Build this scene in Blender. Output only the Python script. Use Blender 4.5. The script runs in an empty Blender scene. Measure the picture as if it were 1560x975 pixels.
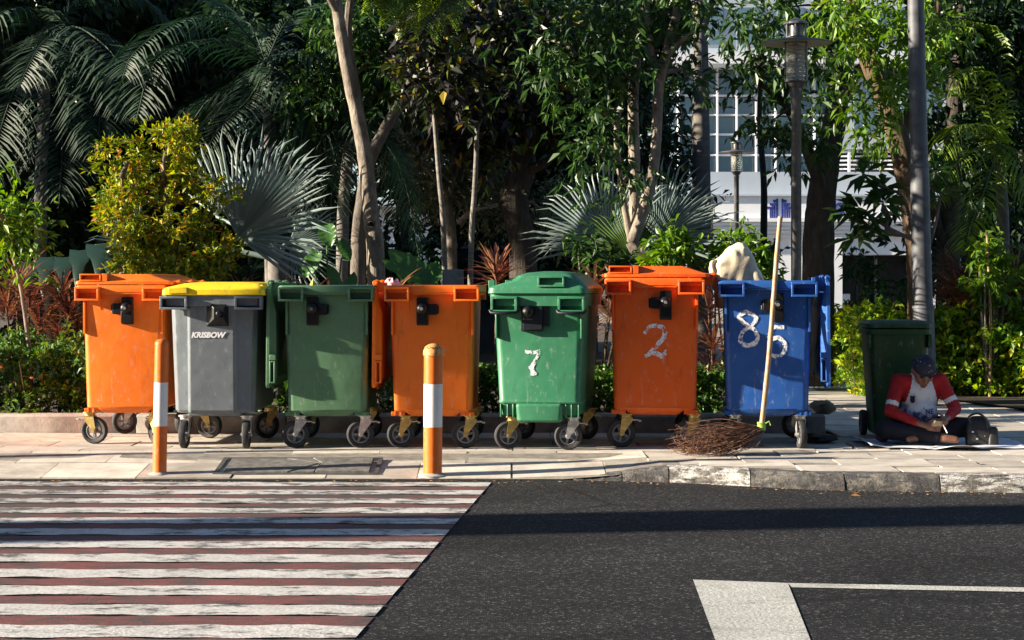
import bpy, math, random
import numpy as np
from mathutils import Vector, Matrix
R = math.radians
rng = np.random.default_rng(7)
random.seed(7)
scene = bpy.context.scene
col = scene.collection

# ------------------------------------------------------------------ camera, sky, sun, exposure
F = 2800.0                       # focal length in pixels of the 1560 px wide photograph
CAMZ = 1.2
cam_d = bpy.data.cameras.new('camera'); cam = bpy.data.objects.new('camera', cam_d); col.objects.link(cam)
cam.location = (0, 0, CAMZ); cam.rotation_euler = (R(90), 0, 0)
cam_d.sensor_width = 36.0; cam_d.lens = 36.0 * F / 1560.0
cam_d.shift_y = -(487.5 - 430.0) / 1560.0
cam_d.clip_start = 0.1; cam_d.clip_end = 1000
scene.camera = cam

SUN_EL, SUN_AZ = R(16.0), R(8.0)     # low sun from the left, a touch from the camera's side
world = bpy.data.worlds.new('World'); scene.world = world; world.use_nodes = True
wn = world.node_tree.nodes; wl = world.node_tree.links
sky = wn.new('ShaderNodeTexSky'); sky.sky_type = 'NISHITA'; sky.sun_disc = False
sky.sun_elevation = SUN_EL; sky.sun_rotation = R(270) - SUN_AZ
sky.air_density = 0.75; sky.dust_density = 0.3; sky.ozone_density = 1.3
wl.new(sky.outputs[0], wn['Background'].inputs[0]); wn['Background'].inputs[1].default_value = 0.05
sd = bpy.data.lights.new('sun', 'SUN'); sd.energy = 5.0; sd.angle = R(0.55); sd.color = (1.0, 0.86, 0.68)
sun = bpy.data.objects.new('sun', sd); col.objects.link(sun)
sun.location = (-30, -5, 20)
travel = Vector((math.cos(SUN_EL) * math.cos(SUN_AZ), math.cos(SUN_EL) * math.sin(SUN_AZ), -math.sin(SUN_EL)))
sun.rotation_euler = travel.to_track_quat('-Z', 'Y').to_euler()
scene.view_settings.view_transform = 'Standard'; scene.view_settings.look = 'None'
scene.view_settings.exposure = 1.85; scene.view_settings.gamma = 1.0
scene.view_settings.use_curve_mapping = False

# ------------------------------------------------------------------ helpers
def P(px, py, d):
    return Vector(((px - 780) * d / F, d, CAMZ - (py - 430) * d / F))
def S(n, d): return n * d / F

def tag(o, label=None, cat=None, group=None, kind=None):
    if label: o['label'] = label
    if cat: o['category'] = cat
    if group: o['group'] = group
    if kind: o['kind'] = kind
    return o
def empty(name, loc=(0, 0, 0), rz=0, label=None, cat=None, group=None):
    o = bpy.data.objects.new(name, None); col.objects.link(o)
    o.location = loc; o.rotation_euler = (0, 0, rz); o.empty_display_size = 0.1
    return tag(o, label, cat, group)
def link(name, me, mats, parent=None, loc=None, rot=None):
    o = bpy.data.objects.new(name, me); col.objects.link(o)
    if mats is not None and not me.materials:
        for m in (mats if isinstance(mats, (list, tuple)) else [mats]): me.materials.append(m)
    if parent is not None: o.parent = parent
    if loc is not None: o.location = loc
    if rot is not None: o.rotation_euler = rot
    return o
def bevel(o, w=0.006, seg=2):
    m = o.modifiers.new('bevel', 'BEVEL'); m.width = w; m.segments = seg; m.limit_method = 'ANGLE'; m.angle_limit = R(40)
    return o

def rrect(x0, x1, y0, y1, r, n=4):
    pts = []
    for cx, cy, a0 in ((x1 - r, y1 - r, 0), (x0 + r, y1 - r, 90), (x0 + r, y0 + r, 180), (x1 - r, y0 + r, 270)):
        for i in range(n + 1):
            a = R(a0 + 90 * i / n); pts.append((cx + r * math.cos(a), cy + r * math.sin(a)))
    return pts
def catmull(pts, sub=5):
    pts = [np.array(p, float) for p in pts]
    if len(pts) < 3: return [pts[0] + (pts[-1] - pts[0]) * t for t in np.linspace(0, 1, sub + 1)]
    q = [2 * pts[0] - pts[1]] + pts + [2 * pts[-1] - pts[-2]]
    out = []
    for i in range(1, len(q) - 2):
        for j in range(sub):
            t = j / sub; a, b, c, d = q[i - 1:i + 3]
            out.append(0.5 * (2 * b + (c - a) * t + (2 * a - 5 * b + 4 * c - d) * t * t + (3 * b - 3 * c + d - a) * t ** 3))
    out.append(pts[-1]); return out

class MB:
    def __init__(self): self.v = []; self.f = []; self.mi = []
    def add(self, v, f, mi=0):
        b = len(self.v); self.v += [tuple(p) for p in v]
        for q in f: self.f.append(tuple(b + i for i in q)); self.mi.append(mi)
        return self
    def box(self, x0, x1, y0, y1, z0, z1, mi=0, tx=0, ty=0):
        v = [(x0, y0, z0), (x1, y0, z0), (x1, y1, z0), (x0, y1, z0), (x0 + tx, y0 + ty, z1), (x1 - tx, y0 + ty, z1), (x1 - tx, y1 - ty, z1), (x0 + tx, y1 - ty, z1)]
        return self.add(v, [(0, 3, 2, 1), (4, 5, 6, 7), (0, 1, 5, 4), (1, 2, 6, 5), (2, 3, 7, 6), (3, 0, 4, 7)], mi)
    def rings(self, rings, cap0=True, cap1=True, mi=0):
        n = len(rings[0]); v = [p for r in rings for p in r]; f = []
        for k in range(len(rings) - 1):
            for i in range(n):
                j = (i + 1) % n; f.append((k * n + i, k * n + j, (k + 1) * n + j, (k + 1) * n + i))
        if cap0: f.append(tuple(range(n - 1, -1, -1)))
        if cap1: f.append(tuple((len(rings) - 1) * n + i for i in range(n)))
        return self.add(v, f, mi)
    def loft(self, secs, n=4, mi=0, cap0=True, cap1=True):      # (z, x0, x1, y0, y1, r)
        return self.rings([[(x, y, s[0]) for x, y in rrect(*s[1:], n=n)] for s in secs], cap0, cap1, mi)
    def tube(self, pts, rad, n=8, mi=0, jit=0.0):
        pts = [np.array(p, float) for p in pts]; m = len(pts)
        rad = [rad] * m if np.isscalar(rad) else list(np.interp(np.linspace(0, 1, m), np.linspace(0, 1, len(rad)), rad))
        rings = []; ref = None
        for i in range(m):
            t = pts[min(i + 1, m - 1)] - pts[max(i - 1, 0)]; t = t / (np.linalg.norm(t) + 1e-9)
            if ref is None: ref = np.array((0, 1, 0)) if abs(t[1]) < 0.9 else np.array((1, 0, 0))
            a = ref - t * ref.dot(t); a /= np.linalg.norm(a); b = np.cross(t, a); ref = a
            rings.append([tuple(pts[i] + rad[i] * (1 + (jit * (random.random() - .5))) * (a * math.cos(2 * math.pi * k / n) + b * math.sin(2 * math.pi * k / n))) for k in range(n)])
        return self.rings(rings, True, True, mi)
    def lathe(self, prof, n=24, axis='z', c=(0, 0, 0), mi=0, cap=True):
        rings = []
        for r, h in prof:
            ring = []
            for k in range(n):
                a = 2 * math.pi * k / n; x, y = r * math.cos(a), r * math.sin(a)
                p = {'z': (x, y, h), 'y': (x, h, -y), 'x': (h, x, y)}[axis]
                ring.append((p[0] + c[0], p[1] + c[1], p[2] + c[2]))
            rings.append(ring)
        return self.rings(rings, cap, cap, mi)
    def ell(self, c, r, n=12, m=8, mi=0, rot=None):
        rings = []
        for i in range(1, m):
            th = math.pi * i / m
            ring = []
            for k in range(n):
                a = 2 * math.pi * k / n
                p = Vector((r[0] * math.sin(th) * math.cos(a), r[1] * math.sin(th) * math.sin(a), -r[2] * math.cos(th)))
                if rot is not None: p = rot @ p
                ring.append((c[0] + p.x, c[1] + p.y, c[2] + p.z))
            rings.append(ring)
        return self.rings(rings, True, True, mi)
    def cap(self, a, b, ra, rb, n=12):                          # tapered capsule
        a = np.array(a, float); b = np.array(b, float); t = (b - a) / (np.linalg.norm(b - a) + 1e-9)
        pts, rr = [], []
        for th in (80, 55, 30): pts.append(a - t * ra * math.sin(R(th))); rr.append(ra * math.cos(R(th)))
        pts += [a, b]; rr += [ra, rb]
        for th in (30, 55, 80): pts.append(b + t * rb * math.sin(R(th))); rr.append(rb * math.cos(R(th)))
        return self.tube2(pts, rr, n)
    def tube2(self, pts, rad, n=8, mi=0):
        m = len(pts); t = pts[-1] - pts[0]; t = t / (np.linalg.norm(t) + 1e-9)
        ref = np.array((0, 1., 0)) if abs(t[1]) < .9 else np.array((1., 0, 0))
        a = ref - t * ref.dot(t); a /= np.linalg.norm(a); b = np.cross(t, a)
        return self.rings([[tuple(pts[i] + rad[i] * (a * math.cos(2 * math.pi * k / n) + b * math.sin(2 * math.pi * k / n))) for k in range(n)] for i in range(m)], True, True, mi)
    def mirror(self):
        self.v = [(-x, y, z) for x, y, z in self.v]; self.f = [tuple(reversed(q)) for q in self.f]; return self
    def shift(self, dx, dy, dz): self.v = [(x + dx, y + dy, z + dz) for x, y, z in self.v]; return self
    def mesh(self, name, mats=None, smooth=40):
        me = bpy.data.meshes.new(name); me.from_pydata(self.v, [], self.f); me.update()
        if mats is not None:
            for m in (mats if isinstance(mats, (list, tuple)) else [mats]): me.materials.append(m)
            if isinstance(mats, (list, tuple)): me.polygons.foreach_set('material_index', self.mi)
        if smooth:
            me.shade_smooth(); me.set_sharp_from_angle(angle=R(smooth))
        return me
    def build(self, name, mats, parent=None, smooth=40, loc=None, rot=None, bev=0, seg=2):
        o = link(name, self.mesh(name, mats, smooth), None, parent, loc, rot)
        if bev: bevel(o, bev, seg)
        return o

def np_mesh(name, verts, tris, mat, smooth=False):
    me = bpy.data.meshes.new(name); n, m = len(verts), len(tris); k = tris.shape[1]
    me.vertices.add(n); me.vertices.foreach_set('co', np.ascontiguousarray(verts, np.float32).ravel())
    me.loops.add(m * k); me.loops.foreach_set('vertex_index', np.ascontiguousarray(tris, np.int32).ravel())
    me.polygons.add(m); me.polygons.foreach_set('loop_start', np.arange(0, m * k, k, dtype=np.int32))
    me.polygons.foreach_set('use_smooth', np.full(m, smooth))
    me.update(calc_edges=True)
    if mat: me.materials.append(mat)
    return me
def text_mesh(s, size, extrude=0.0, shear=0.0, bold=0.0):
    c = bpy.data.curves.new('lettering', 'FONT'); c.body = s; c.size = size; c.extrude = extrude; c.shear = shear; c.offset = bold
    c.align_x = 'CENTER'; c.align_y = 'CENTER'; c.resolution_u = 4
    o = bpy.data.objects.new('lettering', c); col.objects.link(o); bpy.context.view_layer.update()
    me = bpy.data.meshes.new_from_object(o.evaluated_get(bpy.context.evaluated_depsgraph_get()))
    bpy.data.objects.remove(o); bpy.data.curves.remove(c); return me
def remesh(mb, voxel, smooth=4):
    me = mb.mesh('tmp', None, 0); o = bpy.data.objects.new('tmp', me); col.objects.link(o)
    m = o.modifiers.new('r', 'REMESH'); m.mode = 'VOXEL'; m.voxel_size = voxel; m.use_smooth_shade = True
    if smooth: s = o.modifiers.new('s', 'SMOOTH'); s.iterations = smooth; s.factor = 0.5
    bpy.context.view_layer.update()
    out = bpy.data.meshes.new_from_object(o.evaluated_get(bpy.context.evaluated_depsgraph_get()))
    bpy.data.objects.remove(o); bpy.data.meshes.remove(me); return out

# ------------------------------------------------------------------ materials
def nodes(name):
    m = bpy.data.materials.new(name); m.use_nodes = True; nt = m.node_tree
    return m, nt, nt.nodes, nt.links, nt.nodes['Principled BSDF']
def ramp(nd, stops, interp='LINEAR'):
    r = nd.new('ShaderNodeValToRGB'); r.color_ramp.interpolation = interp; e = r.color_ramp.elements
    while len(e) > 1: e.remove(e[-1])
    e[0].position = stops[0][0]; e[0].color = (*stops[0][1], 1) if len(stops[0][1]) == 3 else stops[0][1]
    for p, c in stops[1:]:
        x = e.new(p); x.color = (*c, 1) if len(c) == 3 else c
    return r
def noise(nd, ln, scale, detail=4, rough=.55, coord='Object', stretch=None):
    tc = nd.new('ShaderNodeTexCoord'); n = nd.new('ShaderNodeTexNoise'); n.inputs['Scale'].default_value = scale
    n.inputs['Detail'].default_value = detail; n.inputs['Roughness'].default_value = rough
    if stretch:
        mp = nd.new('ShaderNodeMapping'); mp.inputs['Scale'].default_value = stretch
        ln.new(tc.outputs[coord], mp.inputs[0]); ln.new(mp.outputs[0], n.inputs['Vector'])
    else: ln.new(tc.outputs[coord], n.inputs['Vector'])
    return n
def mix(nd, ln, fac, a, b):
    x = nd.new('ShaderNodeMix'); x.data_type = 'RGBA'
    for sock, v in ((x.inputs[0], fac), (x.inputs[6], a), (x.inputs[7], b)):
        if isinstance(v, bpy.types.NodeSocket): ln.new(v, sock)
        elif isinstance(v, (int, float)): sock.default_value = v
        else: sock.default_value = (*v, 1)
    return x.outputs[2]
def bump(nd, ln, h, strength, dist=0.01):
    b = nd.new('ShaderNodeBump'); b.inputs['Strength'].default_value = strength; b.inputs['Distance'].default_value = dist
    ln.new(h, b.inputs['Height']); return b.outputs[0]

def plain(name, c, rough=.5, metal=0., var=.25, scale=12, bstr=.15, spec=.5, coord='Object'):
    m, nt, nd, ln, bs = nodes(name)
    n = noise(nd, ln, scale, 5, .6, coord)
    r = ramp(nd, [(.3, tuple(x * (1 - var) for x in c)), (.7, tuple(min(1, x * (1 + var)) for x in c))])
    ln.new(n.outputs[0], r.inputs[0]); ln.new(r.outputs[0], bs.inputs['Base Color'])
    bs.inputs['Roughness'].default_value = rough; bs.inputs['Metallic'].default_value = metal; bs.inputs['Specular IOR Level'].default_value = spec
    if bstr:
        n2 = noise(nd, ln, scale * 8, 4, .6, coord); ln.new(bump(nd, ln, n2.outputs[0], bstr, .004), bs.inputs['Normal'])
    return m
def plastic(name, c, fade, rough=.42):
    """moulded bin plastic: sun-faded blotches, pale scuffs, grime specks, slight waviness"""
    m, nt, nd, ln, bs = nodes(name)
    n1 = noise(nd, ln, 3.5, 4, .6); r1 = ramp(nd, [(.35, (0, 0, 0)), (.75, (.55, .55, .55))]); ln.new(n1.outputs[0], r1.inputs[0])
    c1 = mix(nd, ln, r1.outputs[0], c, fade)
    n2 = noise(nd, ln, 26, 8, .75, stretch=(1, 1, .45)); r2 = ramp(nd, [(.57, (0, 0, 0)), (.70, (.8, .8, .8))]); ln.new(n2.outputs[0], r2.inputs[0])
    c2 = mix(nd, ln, r2.outputs[0], c1, tuple(min(1, x * .5 + .22) for x in c))
    n3 = noise(nd, ln, 9, 9, .8, stretch=(1.4, 1.4, .5)); r3 = ramp(nd, [(.54, (0, 0, 0)), (.70, (.75, .75, .75))]); ln.new(n3.outputs[0], r3.inputs[0])
    c3 = mix(nd, ln, r3.outputs[0], c2, tuple(x * .45 + .01 for x in c))
    ln.new(c3, bs.inputs['Base Color'])
    bs.inputs['Specular IOR Level'].default_value = .38
    rr = ramp(nd, [(.3, (rough - .1,) * 3), (.75, (rough + .2,) * 3)]); ln.new(n2.outputs[0], rr.inputs[0]); ln.new(rr.outputs[0], bs.inputs['Roughness'])
    nb = noise(nd, ln, 5, 2, .5); b1 = bump(nd, ln, nb.outputs[0], .25, .02)
    bb = nd.new('ShaderNodeBump'); bb.inputs['Strength'].default_value = .12; bb.inputs['Distance'].default_value = .002
    ln.new(n2.outputs[0], bb.inputs['Height']); ln.new(b1, bb.inputs['Normal']); ln.new(bb.outputs[0], bs.inputs['Normal'])
    return m
def leafmat(name, stops, rough=.42, trans=.3, tcol=None):
    m, nt, nd, ln, bs = nodes(name)
    g = nd.new('ShaderNodeNewGeometry'); r = ramp(nd, stops); ln.new(g.outputs['Random Per Island'], r.inputs[0])
    ln.new(r.outputs[0], bs.inputs['Base Color']); bs.inputs['Roughness'].default_value = rough; bs.inputs['Specular IOR Level'].default_value = .4
    t = nd.new('ShaderNodeBsdfTranslucent'); hs = nd.new('ShaderNodeHueSaturation')
    hs.inputs['Hue'].default_value = .485; hs.inputs['Saturation'].default_value = 1.15; hs.inputs['Value'].default_value = 1.5
    ln.new(r.outputs[0], hs.inputs['Color']); ln.new(hs.outputs[0], t.inputs[0])
    ms = nd.new('ShaderNodeMixShader'); ms.inputs[0].default_value = trans
    ln.new(bs.outputs[0], ms.inputs[1]); ln.new(t.outputs[0], ms.inputs[2])
    ln.new(ms.outputs[0], nd['Material Output'].inputs[0]); return m
def bark(name, c1, c2, scale=14, stretch=(1, 1, .25), bstr=.8, dist=.03):
    m, nt, nd, ln, bs = nodes(name)
    n = noise(nd, ln, scale, 8, .7, stretch=stretch); r = ramp(nd, [(.35, c1), (.65, c2)]); ln.new(n.outputs[0], r.inputs[0])
    n2 = noise(nd, ln, scale * .35, 4, .6); c = mix(nd, ln, n2.outputs[0], r.outputs[0], tuple(x * .55 for x in c1))
    ln.new(c, bs.inputs['Base Color']); bs.inputs['Roughness'].default_value = .9
    ln.new(bump(nd, ln, n.outputs[0], bstr, dist), bs.inputs['Normal']); return m

M = {}
M['orange'] = plastic('orange_plastic', (.80, .155, .010), (.84, .21, .018))
M['orange_b'] = plastic('orange_red_plastic', (.72, .105, .010), (.77, .145, .018))
M['green'] = plastic('green_plastic', (.085, .19, .10), (.13, .26, .15))
M['green_b'] = plastic('dark_green_plastic', (.03, .17, .085), (.06, .22, .12))
M['grey'] = plastic('grey_plastic', (.13, .155, .175), (.20, .225, .25))
M['yellow'] = plastic('yellow_plastic', (.85, .58, .012), (.9, .66, .03))
M['blue'] = plastic('blue_plastic', (.014, .075, .30), (.03, .12, .38))
M['wheelie'] = plastic('wheelie_green_plastic', (.014, .055, .016), (.03, .085, .026))
M['black'] = plain('black_plastic', (.006, .0065, .008), .42, var=.4, spec=.3)
M['darkbar'] = plain('dark_bar', (.007, .011, .016), .45, spec=.3)
M['rubber'] = plain('rubber', (.022, .022, .024), .75, var=.6, scale=30, bstr=.4)
M['hubgrey'] = plain('wheel_plastic', (.16, .165, .18), .5)
M['zinc'] = plain('zinc_steel', (.55, .54, .52), .38, .7, .3, 25)
M['gold'] = plain('yellow_zinc_steel', (.50, .36, .13), .4, .6, .35, 25)
M['boll_o'] = plastic('orange_paint', (.66, .135, .012), (.58, .16, .03), .4)
M['boll_w'] = plastic('white_paint', (.72, .72, .70), (.6, .59, .56), .42)
M['boll_c'] = plain('rusty_cap', (.55, .24, .07), .6, var=.6, scale=40, bstr=.4)
M['bamboo'] = plain('bamboo', (.34, .215, .11), .5, var=.3, scale=18)
M['twig'] = plain('twig', (.17, .085, .05), .85, var=.5, scale=30, bstr=0)
M['string'] = plain('green_string', (.25, .42, .06), .6)
M['concrete'] = plain('concrete', (.34, .32, .29), .9, var=.35, scale=6, bstr=.5)
M['soil'] = plain('soil', (.05, .035, .022), .95, var=.5, scale=20, bstr=.8)
M['lampmetal'] = plain('lamp_metal', (.13, .13, .135), .38, .4, .3, 20)
M['lampunder'] = plain('lamp_reflector', (.45, .42, .36), .5, .1)
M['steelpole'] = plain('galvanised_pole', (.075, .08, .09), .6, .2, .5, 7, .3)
M['sackcloth'] = plain('sackcloth', (.54, .47, .34), .85, var=.3, scale=9, bstr=.5)
M['skin'] = plain('skin', (.19, .085, .05), .5, var=.12, scale=20, bstr=.05)
M['red'] = plain('red_cloth', (.33, .010, .014), .9, var=.3, scale=14, bstr=.9)
M['navy'] = plain('navy_cloth', (.006, .0065, .012), .9, var=.4, scale=14, bstr=.9)
M['whitecloth'] = plain('white_cloth', (.62, .63, .66), .85, var=.06, scale=18, bstr=.2)
M['sheet'] = plain('white_sheet', (.60, .62, .68), .55, var=.12, scale=9, bstr=.3)
M['bag'] = plain('black_bag', (.010, .010, .012), .5, var=.5, scale=22, bstr=.6)
M['tan'] = plain('tan_paper', (.38, .28, .18), .7)
M['hair'] = plain('hair', (.008, .007, .007), .6)
M['whitewall'] = plain('white_render', (.74, .76, .80), .8, var=.07, scale=.8, bstr=.1)
M['bluegreywall'] = plain('blue_grey_panel', (.42, .48, .55), .7, var=.07, scale=.6, bstr=.05)
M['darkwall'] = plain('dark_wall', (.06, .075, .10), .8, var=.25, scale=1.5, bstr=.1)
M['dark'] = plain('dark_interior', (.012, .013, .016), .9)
M['signblue'] = plain('sign_blue', (.02, .035, .22), .5, bstr=0)
M['signwhite'] = plain('sign_white', (.8, .82, .85), .5, var=.04, bstr=0)
M['boxgrey'] = plain('grey_box', (.17, .185, .20), .5)
M['rock'] = plain('rock', (.20, .18, .13), .9, var=.5, scale=12, bstr=.9)
M['cover'] = plain('cover_concrete', (.13, .125, .115), .9, var=.5, scale=16, bstr=.8)
M['pinkbag'] = plain('pink_plastic', (.65, .38, .42), .35, var=.25, scale=40)
M['ywleaf'] = plain('yellow_leaf', (.6, .45, .03), .5)
M['dryleaf'] = plain('dry_leaf', (.32, .17, .07), .8)
def glassmat():
    m, nt, nd, ln, bs = nodes('window_glass'); bs.inputs['Base Color'].default_value = (.10, .17, .21, 1)
    bs.inputs['Roughness'].default_value = .08; bs.inputs['Specular IOR Level'].default_value = .8; return m
M['glass'] = glassmat()
def lampglass():
    m, nt, nd, ln, bs = nodes('lamp_glass'); bs.inputs['Base Color'].default_value = (.9, .89, .82, 1)
    bs.inputs['Roughness'].default_value = .25; bs.inputs['Transmission Weight'].default_value = .75; bs.inputs['IOR'].default_value = 1.2; return m
M['lampglass'] = lampglass()

def asphalt():
    m, nt, nd, ln, bs = nodes('asphalt')
    v = nd.new('ShaderNodeTexVoronoi'); tc = nd.new('ShaderNodeTexCoord'); ln.new(tc.outputs['Object'], v.inputs['Vector']); v.inputs['Scale'].default_value = 105
    r = ramp(nd, [(0, (.006, .0065, .0075)), (.6, (.0165, .0175, .0195)), (.9, (.031, .032, .035)), (1, (.13, .125, .12))])
    sep = nd.new('ShaderNodeSeparateColor'); ln.new(v.outputs['Color'], sep.inputs[0]); ln.new(sep.outputs[0], r.inputs[0])
    n = noise(nd, ln, .9, 8, .65, stretch=(.5, 1, 1)); rp = ramp(nd, [(.32, (.45, .45, .46)), (.5, (.95, .95, .95)), (.68, (1.5, 1.48, 1.42))]); ln.new(n.outputs[0], rp.inputs[0])
    mm = nd.new('ShaderNodeMix'); mm.data_type = 'RGBA'; mm.blend_type = 'MULTIPLY'; mm.inputs[0].default_value = 1
    ln.new(r.outputs[0], mm.inputs[6]); ln.new(rp.outputs[0], mm.inputs[7])
    ng = noise(nd, ln, 14, 6, .7); rg = ramp(nd, [(.55, (0, 0, 0)), (.8, (.5, .5, .5))]); ln.new(ng.outputs[0], rg.inputs[0])
    ln.new(mix(nd, ln, rg.outputs[0], mm.outputs[2], (.038, .038, .040)), bs.inputs['Base Color'])
    vc = nd.new('ShaderNodeTexVoronoi'); vc.feature = 'DISTANCE_TO_EDGE'; vc.inputs['Scale'].default_value = .55; nw = noise(nd, ln, 2.5, 6, .7); mv = nd.new('ShaderNodeMix'); mv.data_type = 'RGBA'; mv.inputs[0].default_value = .12
    ln.new(tc.outputs['Object'], mv.inputs[6]); ln.new(nw.outputs['Color'], mv.inputs[7]); ln.new(mv.outputs[2], vc.inputs['Vector'])
    rc = ramp(nd, [(0, (.85, .85, .85)), (.006, (.5, .5, .5)), (.014, (0, 0, 0))]); ln.new(vc.outputs['Distance'], rc.inputs[0])
    old = bs.inputs['Base Color'].links[0].from_socket; nk = noise(nd, ln, .7, 2); rk = ramp(nd, [(.48, (0, 0, 0)), (.6, (1, 1, 1))]); ln.new(nk.outputs[0], rk.inputs[0])
    mk = nd.new('ShaderNodeMath'); mk.operation = 'MULTIPLY'; ln.new(rc.outputs[0], mk.inputs[0]); ln.new(rk.outputs[0], mk.inputs[1])
    ln.new(mix(nd, ln, mk.outputs[0], old, (.006, .006, .007)), bs.inputs['Base Color'])
    bs.inputs['Roughness'].default_value = .85; bs.inputs['Specular IOR Level'].default_value = .15
    ln.new(bump(nd, ln, v.outputs['Distance'], .35, .005), bs.inputs['Normal']); return m
M['asphalt'] = asphalt()
def roadpaint(name, c, wear, lo=.52, hi=.60, chip=(.04, .04, .04)):
    """thermoplastic paint with chips and cracks that show the asphalt below"""
    m, nt, nd, ln, bs = nodes(name)
    n = noise(nd, ln, 6, 12, .82, stretch=(.8, 1.5, 1)); nt_ = noise(nd, ln, .8, 3, .5, stretch=(1, .15, 1)); ma = nd.new('ShaderNodeMath'); ma.operation = 'MULTIPLY_ADD'
    ln.new(nt_.outputs[0], ma.inputs[0]); ma.inputs[1].default_value = .35; ln.new(n.outputs[0], ma.inputs[2])
    r = ramp(nd, [(lo + .17, (0, 0, 0)), (hi + .15, (wear,) * 3)]); ln.new(ma.outputs[0], r.inputs[0])
    n2 = noise(nd, ln, 2.2, 5, .6); r2 = ramp(nd, [(.3, tuple(x * .72 for x in c)), (.7, c)]); ln.new(n2.outputs[0], r2.inputs[0])
    n3 = noise(nd, ln, 60, 3, .6); r3 = ramp(nd, [(.35, tuple(.7 for x in c)), (.65, (1, 1, 1))]); ln.new(n3.outputs[0], r3.inputs[0])
    mm = nd.new('ShaderNodeMix'); mm.data_type = 'RGBA'; mm.blend_type = 'MULTIPLY'; mm.inputs[0].default_value = 1
    ln.new(r2.outputs[0], mm.inputs[6]); ln.new(r3.outputs[0], mm.inputs[7])
    ln.new(mix(nd, ln, r.outputs[0], mm.outputs[2], chip), bs.inputs['Base Color']); bs.inputs['Roughness'].default_value = .75
    mth = nd.new('ShaderNodeMath'); mth.operation = 'SUBTRACT'; ln.new(n3.outputs[0], mth.inputs[0]); ln.new(r.outputs[0], mth.inputs[1])
    ln.new(bump(nd, ln, mth.outputs[0], .5, .008), bs.inputs['Normal']); return m
M['zebra'] = roadpaint('zebra_white', (.66, .655, .63), .92)
M['zebra_red'] = roadpaint('zebra_red', (.22, .06, .056), .95, .43, .60)
M['marking'] = roadpaint('marking_white', (.56, .57, .53), .75, .55, .70, (.16, .16, .155))
def slabmat(name, c):
    m, nt, nd, ln, bs = nodes(name)
    oi = nd.new('ShaderNodeObjectInfo'); n = noise(nd, ln, 3.5, 8, .7); n2 = noise(nd, ln, 45, 4, .6)
    r = ramp(nd, [(0, tuple(x * .72 for x in c)), (.5, c), (1, tuple(x * 1.18 for x in c))]); ln.new(oi.outputs['Random'], r.inputs[0])
    rn = ramp(nd, [(.35, (.55, .53, .50)), (.62, (1.05, 1.05, 1.05))]); ln.new(n.outputs[0], rn.inputs[0])
    mm = nd.new('ShaderNodeMix'); mm.data_type = 'RGBA'; mm.blend_type = 'MULTIPLY'; mm.inputs[0].default_value = .8
    ln.new(r.outputs[0], mm.inputs[6]); ln.new(rn.outputs[0], mm.inputs[7]); ln.new(mm.outputs[2], bs.inputs['Base Color'])
    bs.inputs['Roughness'].default_value = .8; ln.new(bump(nd, ln, n2.outputs[0], .3, .004), bs.inputs['Normal']); return m
M['slab'] = slabmat('paving_stone', (.56, .52, .455))
def kerbmat():
    """rough cast kerb stone with the rests of white and black paint"""
    m, nt, nd, ln, bs = nodes('kerb_stone')
    oi = nd.new('ShaderNodeObjectInfo')
    n = noise(nd, ln, 9, 9, .75); r = ramp(nd, [(.38, (.015, .015, .016)), (.5, (.10, .095, .085)), (.7, (.27, .25, .22))]); ln.new(n.outputs[0], r.inputs[0])
    np_ = noise(nd, ln, 4.5, 7, .7, 'Generated'); rp = ramp(nd, [(.47, (0, 0, 0)), (.56, (1, 1, 1))]); ln.new(np_.outputs[0], rp.inputs[0])
    rc = ramp(nd, [(0, (.42, .42, .41)), (.34, (.42, .42, .41)), (.35, (.05, .05, .055)), (1, (.05, .05, .055))], 'CONSTANT'); ln.new(oi.outputs['Random'], rc.inputs[0])
    ln.new(mix(nd, ln, rp.outputs[0], r.outputs[0], rc.outputs[0]), bs.inputs['Base Color']); bs.inputs['Roughness'].default_value = .9
    v = nd.new('ShaderNodeTexVoronoi'); tc = nd.new('ShaderNodeTexCoord'); ln.new(tc.outputs['Object'], v.inputs['Vector']); v.inputs['Scale'].default_value = 38
    ln.new(bump(nd, ln, n.outputs[0], 1., .035), bs.inputs['Normal']); return m
M['kerb'] = kerbmat()
def wornpaint():
    m, nt, nd, ln, bs = nodes('worn_brush_paint'); bs.inputs['Base Color'].default_value = (.72, .74, .80, 1); bs.inputs['Roughness'].default_value = .7
    n = noise(nd, ln, 38, 6, .8); r = ramp(nd, [(.42, (0, 0, 0)), (.52, (1, 1, 1))]); ln.new(n.outputs[0], r.inputs[0]); ln.new(r.outputs[0], bs.inputs['Alpha']); return m
M['worn'] = wornpaint()
def bandanamat():
    m, nt, nd, ln, bs = nodes('patterned_scarf')
    v = nd.new('ShaderNodeTexVoronoi'); tc = nd.new('ShaderNodeTexCoord'); ln.new(tc.outputs['Object'], v.inputs['Vector']); v.inputs['Scale'].default_value = 42
    r = ramp(nd, [(0, (.55, .56, .6)), (.3, (.012, .014, .03)), (.4, (.012, .014, .03))]); ln.new(v.outputs['Distance'], r.inputs[0])
    n = noise(nd, ln, 9, 2); rn = ramp(nd, [(.5, (0, 0, 0)), (.56, (1, 1, 1))]); ln.new(n.outputs[0], rn.inputs[0])
    ln.new(mix(nd, ln, rn.outputs[0], (.012, .014, .03), r.outputs[0]), bs.inputs['Base Color']); bs.inputs['Roughness'].default_value = .8; return m
M['scarf'] = bandanamat()
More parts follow.
